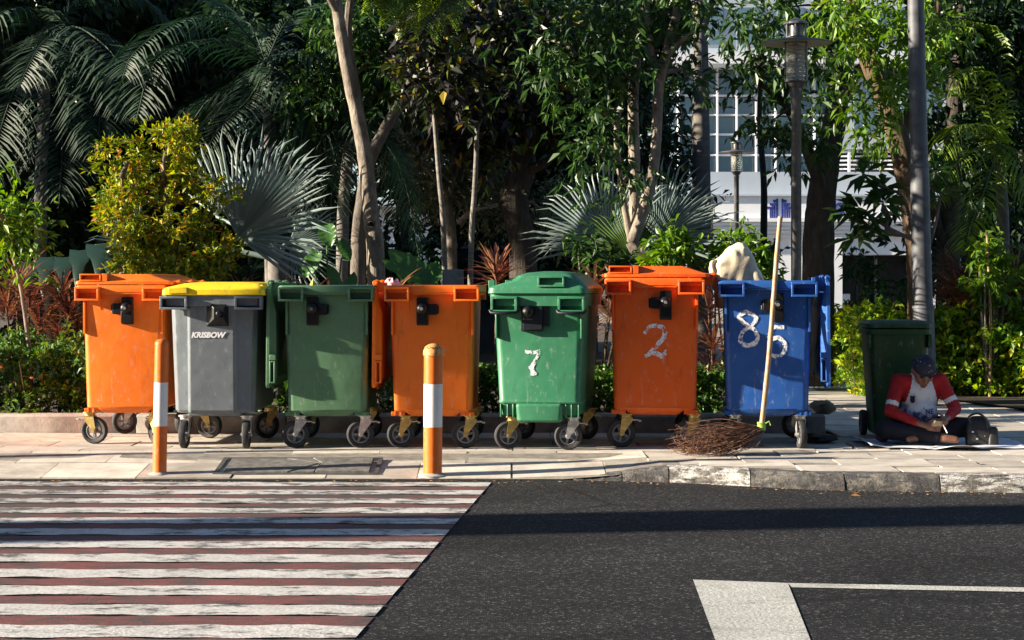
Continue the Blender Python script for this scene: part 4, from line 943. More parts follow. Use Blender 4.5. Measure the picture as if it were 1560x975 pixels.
# ------------------------------------------------------------------ lamps and pole
def lamp(px, d, top_py, label, detail=True):
    p = P(px, 430, d); ztop = CAMZ - (top_py - 430) * d / F; b = empty('garden_lamp', (p.x, d, .0), 0, label, 'lamp post', 'garden lamps along the path')
    H = ztop - .0; z = H - .64
    a = MB(); a.lathe([(.11, 0), (.11, .03), (.07, .06), (.052, .2), (.05, z - .12), (.056, z - .11), (.056, z - .05), (.075, z - .03), (.085, z), (.122, z + .012), (.122, z + .025)], 20); a.build('post', M['lampmetal'], b, smooth=35)
    a = MB(); a.lathe([(.112, z + .026), (.112, z + .40)], 24, cap=False); a.build('lamp_glass', M['lampglass'], b, smooth=60)
    for k in range(6):
        q = 2 * math.pi * k / 6 + .3; a = MB(); a.tube([(.117 * math.cos(q), .117 * math.sin(q), z + .02), (.117 * math.cos(q), .117 * math.sin(q), z + .405)], .008, 6); a.build('cage_bar', M['lampmetal'], b)
    if detail:
        for k in range(9):
            a = MB(); zz = z + .05 + k * .038; a.lathe([(.05, zz + .014), (.092, zz), (.095, zz + .003), (.052, zz + .018)], 20, cap=False); a.build('louvre_ring', M['lampunder'], b, smooth=60)
    a = MB(); a.lathe([(.10, z + .44), (.2, z + .425), (.33, z + .405), (.352, z + .392), (.352, z + .388), (.3, z + .395), (.1, z + .405)], 36, cap=False); a.f += [tuple((6 * 36 + k, 6 * 36 + (k + 1) % 36, (k + 1) % 36, k)) for k in range(36)]; a.mi += [0] * 36
    a.build('shade', [M['lampmetal']], b, smooth=50)
    a = MB(); a.lathe([(.11, z + .402), (.3, z + .390), (.345, z + .386)], 36, cap=False); a.build('reflector', M['lampunder'], b, smooth=60)
    a = MB()
    a.lathe([(.10, z + .435), (.105, z + .445), (.105, z + .455)], 20); a.lathe([(.122, z + .575), (.122, z + .59), (.06, z + .62), (.012, z + .64)], 20)
    for k in range(6):
        q = 2 * math.pi * k / 6 + .3; a.tube([(.10 * math.cos(q), .10 * math.sin(q), z + .44), (.10 * math.cos(q), .10 * math.sin(q), z + .58)], .01, 6)
    a.lathe([(.07, z + .45), (.07, z + .575)], 16); a.build('vent_cap', M['lampmetal'], b, smooth=35)
lamp(1213, 17.9, 27, 'tall dark garden lamp with flat disc shade behind the blue bin')
lamp(1122, 36, 213, 'smaller looking garden lamp standing farther down the path behind leaves')
lamp(1084, 62, 300, 'farthest garden lamp, almost hidden behind the fan palm', False)
p = P(1412, 480, 17.6)
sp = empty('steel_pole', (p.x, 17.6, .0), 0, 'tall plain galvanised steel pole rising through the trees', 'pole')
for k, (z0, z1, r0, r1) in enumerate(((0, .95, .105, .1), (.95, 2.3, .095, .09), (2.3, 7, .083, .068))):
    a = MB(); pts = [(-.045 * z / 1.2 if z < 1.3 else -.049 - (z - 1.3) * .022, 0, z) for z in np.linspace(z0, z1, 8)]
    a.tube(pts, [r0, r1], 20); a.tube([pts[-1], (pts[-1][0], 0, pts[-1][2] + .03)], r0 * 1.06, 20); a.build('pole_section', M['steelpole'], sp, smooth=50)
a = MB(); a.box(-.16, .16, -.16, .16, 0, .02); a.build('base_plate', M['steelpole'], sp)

# ------------------------------------------------------------------ white building far behind on the right
bd_ = 75.0
bl = empty('white_building', (P(1300, 0, bd_).x, bd_, 0), 0, 'white commercial building with blue sign seen through the trees', 'building')
bx0 = bl.location.x
def bp(px0, px1, py0, py1, y0, y1, mat, name):
    a = MB(); p0, p1 = P(px0, py1, bd_), P(px1, py0, bd_); a.box(p0.x - bx0, p1.x - bx0, y0, y1, max(p0.z, -.1), p1.z); return a.build(name, mat, bl, smooth=0)
bp(985, 1254, 362, 480, .0, 6, M['whitewall'], 'wall')          # ground floor left of the entrance
bp(1254.2, 1281, 362, 480, -.35, 6, M['whitewall'], 'pillar')
bp(1281.2, 1412, 362, 388, -.06, 6, M['whitewall'], 'door_lintel')
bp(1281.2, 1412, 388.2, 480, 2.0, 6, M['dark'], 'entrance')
bp(1412.2, 1440, 362, 480, -.35, 6, M['whitewall'], 'pillar')
bp(1440.2, 1800, 362, 480, .0, 6, M['bluegreywall'], 'wall')
bp(1284, 1302, 448, 480, 1.0, 1.2, M['whitewall'], 'door_leaf'); bp(1345, 1349, 388.5, 480, 1.7, 1.9, M['boxgrey'], 'door_frame')
for k in range(5): bp(980, 1800, 333 + 6 * k, 338.6 + 6 * k, -.25 - .1 * (4 - k), 6, M['whitewall'], 'cornice_band')
bp(980, 1800, 300, 332.7, -.45, 6, M['whitewall'], 'sign_fascia')
bp(980, 1800, 297, 299.8, -.6, 6, M['bluegreywall'], 'fascia_cap')
bp(980, 1800, 262, 296.8, -.1, 6, M['bluegreywall'], 'spandrel')
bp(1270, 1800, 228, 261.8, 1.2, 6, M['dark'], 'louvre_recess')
for k in range(5): bp(1270, 1800, 230 + 6.5 * k, 232.2 + 6.5 * k, .1, .35, M['whitewall'], 'louvre_slat')
for x in (1292, 1362, 1432, 1502, 1572): bp(x, x + 3.5, 228.2, 261.6, -.05, .05, M['whitewall'], 'louvre_post')
bp(980, 1269.8, 100, 261.8, 1.5, 6, M['glass'], 'glass_wall')
for x in (1036, 1066, 1096, 1126, 1156, 1186, 1216, 1246): bp(x, x + 2.6, 100.2, 261.6, 1.0, 1.49, M['whitewall'], 'mullion')
for yy in (140, 170, 200, 232): bp(980, 1269.6, yy, yy + 2.4, 1.1, 1.47, M['whitewall'], 'transom')
bp(1270, 1800, 120, 227.8, -.1, 6, M['bluegreywall'], 'upper_wall')
for x in (1300, 1372, 1444, 1516, 1588): bp(x, x + 46, 140, 205, -.16, -.101, M['glass'], 'upper_window')
bp(980, 1800, 84, 99.8, -.7, 6, M['whitewall'], 'floor_slab')
bp(980, 1800, -90, 83.8, .3, 6, M['bluegreywall'], 'top_wall')
for x in range(1000, 1600, 62): bp(x, x + 40, 10, 66, .22, .299, M['glass'], 'top_window')
bp(980, 1800, -110, -90.2, -.4, 6, M['whitewall'], 'parapet')
def logo(cx, s, flip):
    """two stepped house-arrow shapes in stripes"""
    a = MB()
    for k, (x0, x1, z0, z1) in enumerate(((0, .07, -.36, .34), (.10, .15, -.36, .22), (.18, .23, -.36, .12), (.26, .30, -.36, 0), (.02, .18, .22, .30), (.08, .30, .1, .18), (.16, .42, -.02, .06))):
        x0, x1 = (x0, x1) if not flip else (-x1, -x0); a.box(x0, x1, -.02 - .004 * k, 0, z0, z1)
    a.v = [(x * s, y, z * s) for x, y, z in a.v]; p = P(cx, 318, bd_); a.build('sign_logo', M['signblue'], bl, smooth=0, loc=(p.x - bx0, -.452, p.z))
logo(1188, 1.15, False); logo(1183, 1.15, True)
for txt, cx, mt, sz in (('G', 1275, 'signblue', .62), ('Dia', 1366, 'signwhite', .62)):
    t = text_mesh(txt, sz, .03, .12 if txt == 'Dia' else 0, .012); p = P(cx, 319, bd_); link('sign_letter', t, M[mt], bl, (p.x - bx0, -.49, p.z), (R(90), 0, 0))
    if txt == 'Dia':
        t2 = text_mesh(txt, sz, .02, .12, .03); link('sign_letter', t2, M['boxgrey'], bl, (p.x - bx0 + .03, -.462, p.z - .03), (R(90), 0, 0))
# low white outbuilding glimpsed behind the trees
ob = empty('white_outbuilding', (-3.5, 48, 0), 0, 'low white outbuilding glimpsed between the trunks', 'building')
a = MB(); a.box(-6, 4.4, 0, 4, 0, 3.15); a.build('wall', M['whitewall'], ob, smooth=0)
a = MB(); a.box(-6.2, 4.6, -.4, 4.2, 3.152, 3.35); a.build('roof_slab', M['bluegreywall'], ob, smooth=0)
for k in range(8):
    a = MB(); a.box(-5.2 + k * 1.15, -4.5 + k * 1.15, -.06, -.002, 1.2, 2.4); o = a.build('window', M['glass'], ob, smooth=0)
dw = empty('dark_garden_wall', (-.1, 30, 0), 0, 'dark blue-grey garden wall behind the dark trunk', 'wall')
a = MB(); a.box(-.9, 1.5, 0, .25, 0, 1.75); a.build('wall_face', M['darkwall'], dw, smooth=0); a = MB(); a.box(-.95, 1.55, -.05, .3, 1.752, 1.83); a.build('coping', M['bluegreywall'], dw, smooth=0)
# grey utility box in the planting
p = P(690, 430, 17.2); ub = empty('utility_box', (p.x, 17.2, .06), R(6), 'small grey utility cabinet between the two slender stems', 'cabinet')
a = MB(); a.box(-.1, .1, 0, .12, 1.0, 1.26); a.box(-.02, .02, .04, .08, 0, 1.0); a.build('case', M['boxgrey'], ub, smooth=0, bev=.006); a = MB(); a.box(-.085, .085, -.008, 0, 1.015, 1.245); a.box(-.02, .06, -.014, -.008, 1.13, 1.14); a.build('door', M['boxgrey'], ub, smooth=0)
# tall round billboard mast left of the view: the long band of shade on the road is its shadow
ms = empty('billboard_mast', (-13, 8.07, ROADZ), 0, 'thick steel billboard mast beside the road', 'mast')
a = MB(); a.lathe([(.43, 0), (.43, 11)], 32); a.build('mast_tube', M['steelpole'], ms); a = MB(); a.lathe([(.6, 0), (.6, .05), (.44, .06)], 24); a.build('flange', M['steelpole'], ms)
# traffic sign just outside the view on the left: its post throws the thin shadow along the pavement
sg = empty('traffic_sign', (-7.2, 12.32, 0), 0, 'round traffic sign on a thin grey post beside the crossing', 'sign')
a = MB(); a.tube([(0, 0, -.08), (0, 0, 3.1)], .045, 12); a.build('post', M['steelpole'], sg, smooth=60); a = MB(); a.lathe([(.3, -.06), (.3, -.05)], 28, 'y', (0, 0, 2.8)); a.build('sign_plate', M['signblue'], sg)
# unseen block added behind the camera: it cuts sky light on the bins
sb_ = empty('added_sky_blocker', (0, -16, 0), 0, 'grey office block across the street facing the bins', 'building')
a = MB(); a.box(-32, 40, -6, 0, 0, 15); a.build('wall', plain('grey_render', (.16, .155, .15), .85, var=.15, scale=1), sb_, smooth=0)
for fl in range(4):
    a = MB(); a.box(-32.1, 40.1, .002, .25, 3.3 + 3.6 * fl, 3.5 + 3.6 * fl); a.build('floor_band', M['concrete'], sb_, smooth=0)
    for k in range(16):
        a = MB(); a.box(-30 + 4.4 * k, -27 + 4.4 * k, .002, .06, 1.0 + 3.6 * fl, 2.8 + 3.6 * fl); a.build('window', M['glass'], sb_, smooth=0)

# ------------------------------------------------------------------ vegetation
def unit(a): return a / (np.linalg.norm(a, axis=-1, keepdims=True) + 1e-9)
def leaf_arrays(pos, d, L, W, fold=.18, droop=.12, up=None):
    n = len(pos); d = unit(d)
    if up is None: up = np.tile(np.array((0, 0, 1.)), (n, 1)) + rng.normal(0, .55, (n, 3))
    side = unit(np.cross(d, up)); up = np.cross(side, d); L = np.asarray(L)[:, None]; W = np.asarray(W)[:, None]
    mid = pos + d * L * .48; tip = pos + d * L - np.array((0, 0, 1.)) * droop * L
    v = np.stack([pos, mid + side * W * .5 + up * W * fold, tip, mid - side * W * .5 + up * W * fold], 1).reshape(-1, 3)
    b = (np.arange(n) * 4)[:, None]; f = np.concatenate([b + np.array([[0, 1, 2]]), b + np.array([[0, 2, 3]])], 1).reshape(-1, 3)
    return v, f
def clump_leaves(clumps, Ls, ratio=.42, per=7, tw=.3, droop=.15, hang=.2, shell=.35):
    """clumps: (center, (rx,ry,rz), n). Twigs spread through the volume, leaves set along each twig"""
    ps, ds = [], []
    for c, r, n in clumps:
        nt = max(2, int(n / per)); u = unit(rng.normal(0, 1, (nt, 3))); rad = shell + (1 - shell) * rng.random((nt, 1)) ** .6
        # uneven outline: squash some directions
        base = np.array(c) + u * rad * np.array(r) * (1 + .22 * np.sin(u[:, :1] * 7 + u[:, 2:] * 9 + nt))
        td = unit(u * .7 + rng.normal(0, .55, (nt, 3)) + np.array((0, 0, -hang * .5)))
        t = rng.random((nt, per, 1)); pos = base[:, None, :] + td[:, None, :] * t * tw * (.6 + .8 * rng.random((nt, 1, 1)))
        ld = td[:, None, :] * .55 + rng.normal(0, .6, (nt, per, 3)) + np.array((0, 0, -hang))
        ps.append(pos.reshape(-1, 3)); ds.append(ld.reshape(-1, 3))
    pos = np.concatenate(ps); d = np.concatenate(ds); n = len(pos)
    L = Ls * (.6 + .75 * rng.random(n)); return leaf_arrays(pos, d, L, L * ratio * (.8 + .4 * rng.random(n)), droop=droop)
def split(c, k, s):
    if k < 2: return [c]
    out = []
    for _ in range(k):
        u = unit(rng.normal(0, 1, 3)) * (.35 + .6 * rng.random()); f = s * (.7 + .6 * rng.random()); out.append((np.array(c[0]) + u * np.array(c[1]), tuple(x * f for x in c[1]), c[2] / k))
    return out
def path3(pts, dflt=None): return [np.array(P(*q[:3])) for q in pts]
def trunk_obj(parent, name, pts, rads, mat, n=12, jit=.08, sub=6):
    p3 = catmull(path3(pts), sub); o = np.array(parent.location); d = np.mean([q[2] for q in pts])
    a = MB(); a.tube([q - o for q in p3], [S(r, d) for r in rads], n, jit=jit); return a.build(name, mat, parent, smooth=70), p3
def tree(name, label, paths, clumps, leaf, bmat, L=.12, ratio=.42, group=None, cat='tree', per=7, tw=.3, hang=.2, droop=.15, branches=True, dens=1.0, sub=5, subr=.5):
    b0 = P(*paths[0][0][0]); root = empty(name, (b0.x, b0.y, .05), 0, label, cat, group); o = np.array(root.location); allp = []
    for i, (pts, rads) in enumerate(paths):
        if i == 0: pts = [(pts[0][0], 430 + F * (CAMZ - .05) / pts[0][2], pts[0][2])] + list(pts[1:]) if pts[0][1] >= 400 else pts
        _, p3 = trunk_obj(root, 'trunk' if i == 0 else 'limb', pts, rads, bmat); allp += p3
    cl = []
    for (px, py, d, rx, ry, rd, n) in clumps:
        c = np.array(P(px, py, d)); cl += split((c - o, (S(rx, d), rd, S(ry, d)), n * dens), sub, subr)
        if branches:
            q = min(allp, key=lambda t: np.linalg.norm(t - c) + (1.2 if t[2] > c[2] + .2 else 0)); mid = (q + c) / 2 + rng.normal(0, .07, 3) + np.array((0, 0, .08))
            a = MB(); a.tube(catmull([q - o, mid - o, c - o], 4), [.028, .016, .008], 6); a.build('branch', bmat, root, smooth=70)
    if cl:
        v, f = clump_leaves(cl, L, ratio, per, tw, droop, hang); link('crown', np_mesh('crown', v, f, leaf), None, root)
    return root

def frond_arrays(pts, n, ll, width, droop=.5, ang=55, taper=True):
    """pinnate frond along a curve; leaflets on both sides, hanging"""
    c = np.array(catmull(pts, 8)); seg = np.linspace(0, len(c) - 1, n); i0 = np.clip(seg.astype(int), 0, len(c) - 2); t = (seg - i0)[:, None]
    pos = c[i0] * (1 - t) + c[i0 + 1] * t; tan = unit(c[i0 + 1] - c[i0]); up = np.array((0, 0, 1.)); side = unit(np.cross(tan, up) + 1e-4)
    V, Fc = [], []; k = 0; s = np.linspace(0, 1, n)[:, None]; prof = (np.sin(np.clip(s * .9 + .13, 0, 1) * math.pi) ** .55) if taper else np.ones_like(s)
    for sg in (-1, 1):
        d = unit(tan * math.cos(R(ang)) + side * sg * math.sin(R(ang)) + np.array((0, 0, .15)) + rng.normal(0, .07, (n, 3)))
        Ln = ll * prof * (.85 + .3 * rng.random((n, 1))); w = width * (.8 + .4 * rng.random((n, 1))); g = np.array((0, 0, -1.))
        m1 = pos + d * Ln * .35 + g * Ln * droop * .10; m2 = pos + d * Ln * .7 + g * Ln * droop * .42; tp = pos + d * Ln * .95 + g * Ln * droop * .95
        wv = unit(np.cross(d, g) * .5 + tan) * w * .5
        v = np.stack([pos, m1 + wv, m1 - wv, m2 + wv * .8, m2 - wv * .8, tp], 1).reshape(-1, 3); b = (np.arange(n) * 6)[:, None] + k
        Fc.append(np.concatenate([b + np.array([[0, 1, 2]]), b + np.array([[1, 3, 2]]), b + np.array([[2, 3, 4]]), b + np.array([[3, 5, 4]])], 1).reshape(-1, 3)); V.append(v); k += n * 6
    return np.concatenate(V), np.concatenate(Fc), c
def frond(parent, pts, n, ll, width, mat, droop=.5, ang=55, rach=.012):
    o = np.array(parent.location); v, f, c = frond_arrays(pts, n, ll, width, droop, ang)
    fo = link('frond', np_mesh('frond', v - o, f, mat), None, parent)
    a = MB(); a.tube([q - o for q in c[::2]], [rach, rach * .35], 6); a.build('rachis', mat, fo, smooth=60); return fo
def fan(parent, c, nrm, up, Rr, a0, a1, n, mat, base=None, droop=.1, split=.4):
    """pleated fan leaf around its hastula c"""
    o = np.array(parent.location); c = np.array(c, float); nrm = unit(np.array(nrm, float)); up = np.array(up, float); up = unit(up - nrm * up.dot(nrm)); sd = np.cross(up, nrm)
    V, Fc = [], []
    for k in range(n):
        a = R(a0 + (a1 - a0) * (k + .5) / n); da = R((a1 - a0) / n) / 2; ray = lambda q: up * math.cos(q) + sd * math.sin(q)
        rr = Rr * (.86 + .2 * random.random()) * (.82 + .18 * math.cos(a * .6)); g = np.array((0, 0, -1.)); rs = rr * split
        cup = nrm * rs * .12
        e0, e1 = c + ray(a - da) * rs + cup, c + ray(a + da) * rs + cup; m = c + ray(a) * rs + cup + nrm * rs * .055
        q1 = c + ray(a + random.gauss(0, .02)) * rr * .8 + g * droop * rr * .22 + nrm * rr * .1; hw = np.linalg.norm(e1 - e0) * .30
        tip = c + ray(a + random.gauss(0, .03)) * rr + g * droop * rr * (.5 + .9 * random.random()) + nrm * rr * (.07 + .08 * random.random())
        sdv = unit(e1 - e0) * hw; b = len(V)
        V += [c, e0, m, e1, q1 - sdv, q1 + nrm * hw * .5, q1 + sdv, tip]
        Fc += [(b, b + 1, b + 2), (b, b + 2, b + 3), (b + 1, b + 4, b + 5), (b + 1, b + 5, b + 2), (b + 2, b + 5, b + 6), (b + 2, b + 6, b + 3), (b + 4, b + 7, b + 5), (b + 5, b + 7, b + 6)]
    fo = link('fan_leaf', np_mesh('fan_leaf', np.array(V) - o, np.array(Fc), mat), None, parent)
    if base is not None:
        a = MB(); b_ = np.array(base, float); a.tube(catmull([b_ - o, (b_ + c) / 2 + np.array((0, 0, .05)) - o, c - o], 4), [.03, .016], 6); a.build('leaf_stalk', mat, fo, smooth=60)
    return fo
def rosette(parent, c, n, L, w, mat, spread=1.0, upb=.5, name='leaf_rosette', droop=.5):
    o = np.array(parent.location); c = np.array(c, float); V, Fc = [], []
    for k in range(n):
        az = random.uniform(0, 6.283); el = random.uniform(-.15, 1.0) ** 1 * 1.35 * upb + .2; l = L * random.uniform(.65, 1.1)
        d = np.array((math.cos(az) * math.cos(el) * spread, math.sin(az) * math.cos(el) * spread, math.sin(el))); d = unit(d); s = unit(np.cross(d, (0, 0, 1.))); u = np.cross(s, d); g = np.array((0, 0, -1.))
        dr = droop * random.uniform(.3, 1.0); b = len(V); st = c + d * .02 + np.array((0, 0, random.uniform(-.12, .03)))
        for t, ww in ((.0, .35), (.4, 1.0), (.75, .75)):
            p_ = st + d * l * t + g * l * dr * t * t * .5
            V += [p_ + s * w * ww * .5 + u * w * .12, p_, p_ - s * w * ww * .5 + u * w * .12]
        V.append(st + d * l + g * l * dr * .55)
        for q in (0, 3): Fc += [(b + q, b + q + 3, b + q + 4), (b + q, b + q + 4, b + q + 1), (b + q + 1, b + q + 4, b + q + 5), (b + q + 1, b + q + 5, b + q + 2)]
        Fc += [(b + 6, b + 9, b + 7), (b + 7, b + 9, b + 8)]
    return link(name, np_mesh(name, np.array(V) - o, np.array(Fc), mat), None, parent)
def cordyline(px, py, d, heads, label, mat='cord', L=.42, n=46, group='red cordyline plants', w=.022, upb=.5):
    b = P(px, py, d); root = empty('cordyline', (b.x, d, .06), 0, label, 'plant', group); o = np.array(root.location)
    for (hx, hy, dd) in heads:
        c = np.array(P(hx, hy, d + dd)); a = MB(); a.tube(catmull([(random.uniform(-.05, .05), random.uniform(-.05, .05), 0), (c - o) * np.array((.6, .6, .5)), c - o], 4), [.014, .01], 6); a.build('stem', B['brown'], root, smooth=60)
        rosette(root, c, n, L, w, G[mat], upb=upb)
    return root
def hedge(name, x0, x1, y0, y1, z0, z1, n, L, mat, label, ratio=.55, sk=0.0, flowers=None):
    root = empty(name, ((x0 + x1) / 2, (y0 + y1) / 2, .03), 0, label, 'hedge'); o = np.array(root.location)
    nt = n // 6; u = rng.random((nt, 3)); f = rng.integers(0, 4, nt)
    u[f == 0, 1] = rng.random((f == 0).sum()) * .25; u[f == 1, 2] = 1 - rng.random((f == 1).sum()) * .25
    wav = 1 + .16 * np.sin(u[:, 0] * 17) * np.sin(u[:, 1] * 5 + 2) + .09 * np.sin(u[:, 0] * 41)
    base = np.stack([x0 + (x1 - x0) * u[:, 0], y0 + (y1 - y0) * u[:, 1] + sk * (u[:, 0] - .5) + .06 * np.sin(u[:, 0] * 23 + u[:, 2] * 5), z0 + (z1 - z0) * u[:, 2] * wav], 1)
    td = unit(rng.normal(0, .6, (nt, 3)) + np.array((0, -.35, .7))); t = rng.random((nt, 6, 1)); pos = (base[:, None] + td[:, None] * t * L * 1.6).reshape(-1, 3)
    d = (td[:, None] * .5 + rng.normal(0, .65, (nt, 6, 3))).reshape(-1, 3); Ln = L * (.6 + .7 * rng.random(len(pos)))
    v, fc = leaf_arrays(pos - o, d, Ln, Ln * ratio, droop=.1); link('foliage', np_mesh('foliage', v, fc, mat), None, root)
    a = MB()
    for k in range(40):
        q = np.array((random.uniform(x0, x1), random.uniform(y0, y1), 0)) ; q[1] += sk * ((q[0] - x0) / (x1 - x0) - .5); q -= o; q[2] = 0
        a.tube([q, q + np.array((random.uniform(-.1, .1), random.uniform(-.1, .1), z1 * .8))], [.008, .004], 5)
    a.build('stems', B['brown'], root)['kind'] = 'stuff'
    if flowers:
        for k in range(flowers[0]):
            q = np.array((random.uniform(x0, x1), y0 + random.uniform(-.04, .1), random.uniform(z0 + .1, z1))); fm = MB(); fm.ell(q - o, (.016, .016, .012), 7, 5); fm.build('flower', flowers[1], root, smooth=60)
    return root
def small_plant(name, px, py, d, spots, mat, L, ratio, n, label, stem=B['stem'], tw=.12, hang=.1, cat='plant', group=None):
    b = P(px, py, d); root = empty(name, (b.x, d, .05), 0, label, cat, group); o = np.array(root.location); cl = []
    for (sx, sy, dd, r) in spots:
        c = np.array(P(sx, sy, d + dd)); a = MB(); a.tube(catmull([(random.uniform(-.02, .02), 0, 0), (c - o) * np.array((.7, .7, .5)) + rng.normal(0, .02, 3), c - o], 5), [.014, .007], 6); a.build('stem', stem, root, smooth=60)
        cl.append((c - o, (S(r, d), S(r, d), S(r, d) * .8), n))
    v, f = clump_leaves(cl, L, ratio, 6, tw, .2, hang, .1); link('foliage', np_mesh('foliage', v, f, mat), None, root); return root

# hedges
pinkflower = plain('lantana_flower', (.62, .26, .10), .6)
hedge('hedge', -6.2, -3.0, 14.85, 15.7, .1, .66, 15000, .06, G['hedge'], 'low leafy hedge with small orange flowers beside the first orange bin', flowers=(26, pinkflower))
hedge('hedge', -3.0, 2.2, 14.9, 15.5, .08, .46, 14000, .06, G['hedge'], 'low dark hedge in the planter behind the row of bins')
hedge('hedge', 3.55, 9.5, 18.4, 20.4, .03, .80, 46000, .085, G['hedgeb'], 'bright yellow-green hedge right of the path behind the sitting person', .55, -1.4)
hedge('hedge', 4.55, 5.7, 25.6, 27.4, .03, .62, 7000, .09, G['hedge'], 'short green hedge across the path beyond the blue bin', .55)

# golden shrub
tree('golden_shrub', 'dense yellow-green shrub with orange tips above the first orange bin', [([(255, 430, 16.0), (258, 360, 16), (250, 280, 16)], (9, 6, 3)), ([(257, 400, 16), (200, 330, 16), (185, 270, 15.9)], (6, 4, 2)), ([(257, 400, 16), (310, 350, 16), (330, 300, 15.9)], (6, 4, 2))],
     [(258, 218, 16, 42, 40, .28, 900), (190, 250, 16, 48, 45, .3, 1000), (250, 285, 16, 62, 45, .38, 1300), (185, 330, 15.9, 45, 45, .3, 900), (255, 350, 15.8, 72, 52, .42, 1900), (325, 300, 15.9, 30, 30, .2, 350), (320, 385, 15.8, 52, 42, .35, 1300), (200, 400, 15.8, 55, 32, .34, 1100), (270, 415, 15.7, 60, 28, .34, 900), (165, 300, 16, 22, 30, .2, 250)],
     G['shrub'], B['grey'], .062, .40, cat='shrub', tw=.12, hang=-.15, droop=.05, sub=10, subr=.30, dens=1.1)

# fan palms
def fan_palm(name, px, d, trunk_py, leaves, label):
    b = P(px, 430, d); root = empty(name, (b.x, d, .05), 0, label, 'palm'); o = np.array(root.location); top = np.array(P(px, trunk_py, d))
    a = MB(); a.tube([(0, 0, 0), (0.01, 0, .5), tuple(top - o)], [.13, .115, .10], 14, jit=.2); a.build('trunk', B['palm'], root, smooth=60)
    for (cx, cy, dd, nrm, up, Rp, a0, a1, n, mat) in leaves: fan(root, P(cx, cy, d + dd), nrm, up, S(Rp, d), a0, a1, n, G[mat], base=top)
fan_palm('fan_palm', 425, 17.0, 395, [
    (362, 362, -.75, (-.45, -1, .25), (.55, 0, 1), 185, -60, 95, 34, 'fan'), (398, 338, -.05, (-.5, -.8, .4), (.1, 0, 1), 150, -70, 60, 28, 'fan'), (440, 372, .1, (.1, -.9, .4), (1, 0, .3), 105, -60, 100, 30, 'fan'),
    (212, 372, .2, (.3, -.9, .4), (-.9, 0, .35), 88, -80, 70, 22, 'fan'), (330, 330, .4, (-.2, -.7, .7), (-.15, 0, 1), 105, -45, 40, 16, 'fan')],
    'silver-blue fan palm with spiky leaves beside the golden shrub')
fan_palm('fan_palm', 968, 17.6, 405, [
    (928, 372, -.35, (-.3, -1, .3), (-.55, 0, 1), 145, -75, 80, 34, 'fan'), (1000, 366, -.1, (-.3, -1, .3), (.65, 0, 1), 142, -70, 80, 34, 'fan'),
    (962, 388, -.9, (-.2, -1, .1), (-.35, 0, 1), 84, -85, 70, 30, 'fangreen'), (1010, 350, .6, (-.2, -.8, .6), (.35, 0, 1), 112, -60, 60, 24, 'fan'), (915, 350, .6, (-.2, -.8, .6), (-.7, 0, .8), 100, -70, 70, 28, 'fan')],
    'grey-green fan palm behind the slender multi-stem tree')

# pale leaning tree and the one behind it
tree('leaning_tree', 'tall pale-barked tree leaning left, with a knot hole, behind the bins', [([(577, 430, 17), (572, 385, 17), (567, 345, 17), (562, 300, 17), (556, 240, 17), (545, 180, 17), (530, 110, 17), (515, 20, 17), (505, -70, 17)], (15, 13.5, 12.5, 12, 11, 10, 9, 8)), ([(515, 20, 17), (470, -60, 16.6), (430, -110, 16.2)], (6, 4))],
     [(470, -150, 17, 110, 50, .7, 1800), (380, -130, 16.5, 100, 40, .7, 1600)], G['dark'], B['pale'], .11)
kn = MB(); kp = P(566, 341, 16.9); kn.lathe([(.032, -.012), (.036, -.03), (.022, -.034), (.012, -.012)], 14, 'y'); ko = kn.build('knot_hole', B['rough'], None, loc=(0, 0, 0)); 
lt = bpy.data.objects['leaning_tree']; ko.parent = lt; ko.location = (kp.x - lt.location.x, kp.y - lt.location.y + .02, kp.z - lt.location.z)
tree('forked_tree', 'grey tree with a forking limb standing behind the pale leaning tree', [([(545, 430, 18), (546, 380, 18), (552, 310, 18), (562, 250, 18.1), (590, 190, 18.2), (615, 150, 18.3), (640, 90, 18.5)], (13, 11, 10, 9, 8, 6)), ([(560, 260, 18.1), (548, 200, 18.2), (535, 120, 18.5)], (7, 4))],
     [(650, 60, 18.5, 70, 40, .5, 1400), (560, 60, 18.6, 70, 45, .5, 1400), (470, 120, 19, 70, 60, .5, 1500), (620, 130, 18.6, 45, 30, .4, 600)], G['mid'], B['grey'], .10)
# dark-barked tree with purple leaves
tree('purple_leaved_tree', 'thick rough dark-barked tree with purple and yellow leaves', [([(800, 430, 20.3), (797, 390, 20.3), (788, 335, 20.3), (783, 295, 20.3), (797, 255, 20.3), (790, 205, 20.3), (778, 150, 20.3), (765, 90, 20.3), (750, 30, 20.3), (740, -60, 20.3)], (25, 21, 20, 22, 20, 16, 14, 12, 11, 9)), ([(800, 262, 20.25), (835, 245, 20.1), (860, 215, 20.1)], (10, 6, 3)), ([(775, 130, 20.2), (720, 95, 19.9), (660, 75, 19.7)], (7, 5, 3)), ([(770, 100, 20.3), (825, 60, 20.2), (870, 30, 20.2)], (7, 5, 3))],
     [(690, 60, 19.7, 55, 38, .4, 900), (640, 105, 19.6, 48, 32, .35, 700), (620, 60, 19.6, 45, 32, .35, 600), (725, 135, 19.8, 40, 35, .35, 600), (665, 175, 19.7, 38, 26, .3, 420), (760, 195, 19.9, 30, 30, .3, 380), (715, 215, 19.8, 32, 28, .3, 380), (820, 110, 19.9, 42, 38, .35, 650), (845, 50, 19.9, 52, 36, .4, 800), (740, 30, 19.9, 60, 30, .4, 900), (800, 165, 19.8, 34, 26, .3, 400), (835, 190, 19.9, 26, 22, .3, 260)],
     G['purple'], B['rough'], .12, .62, hang=.35, dens=.8)
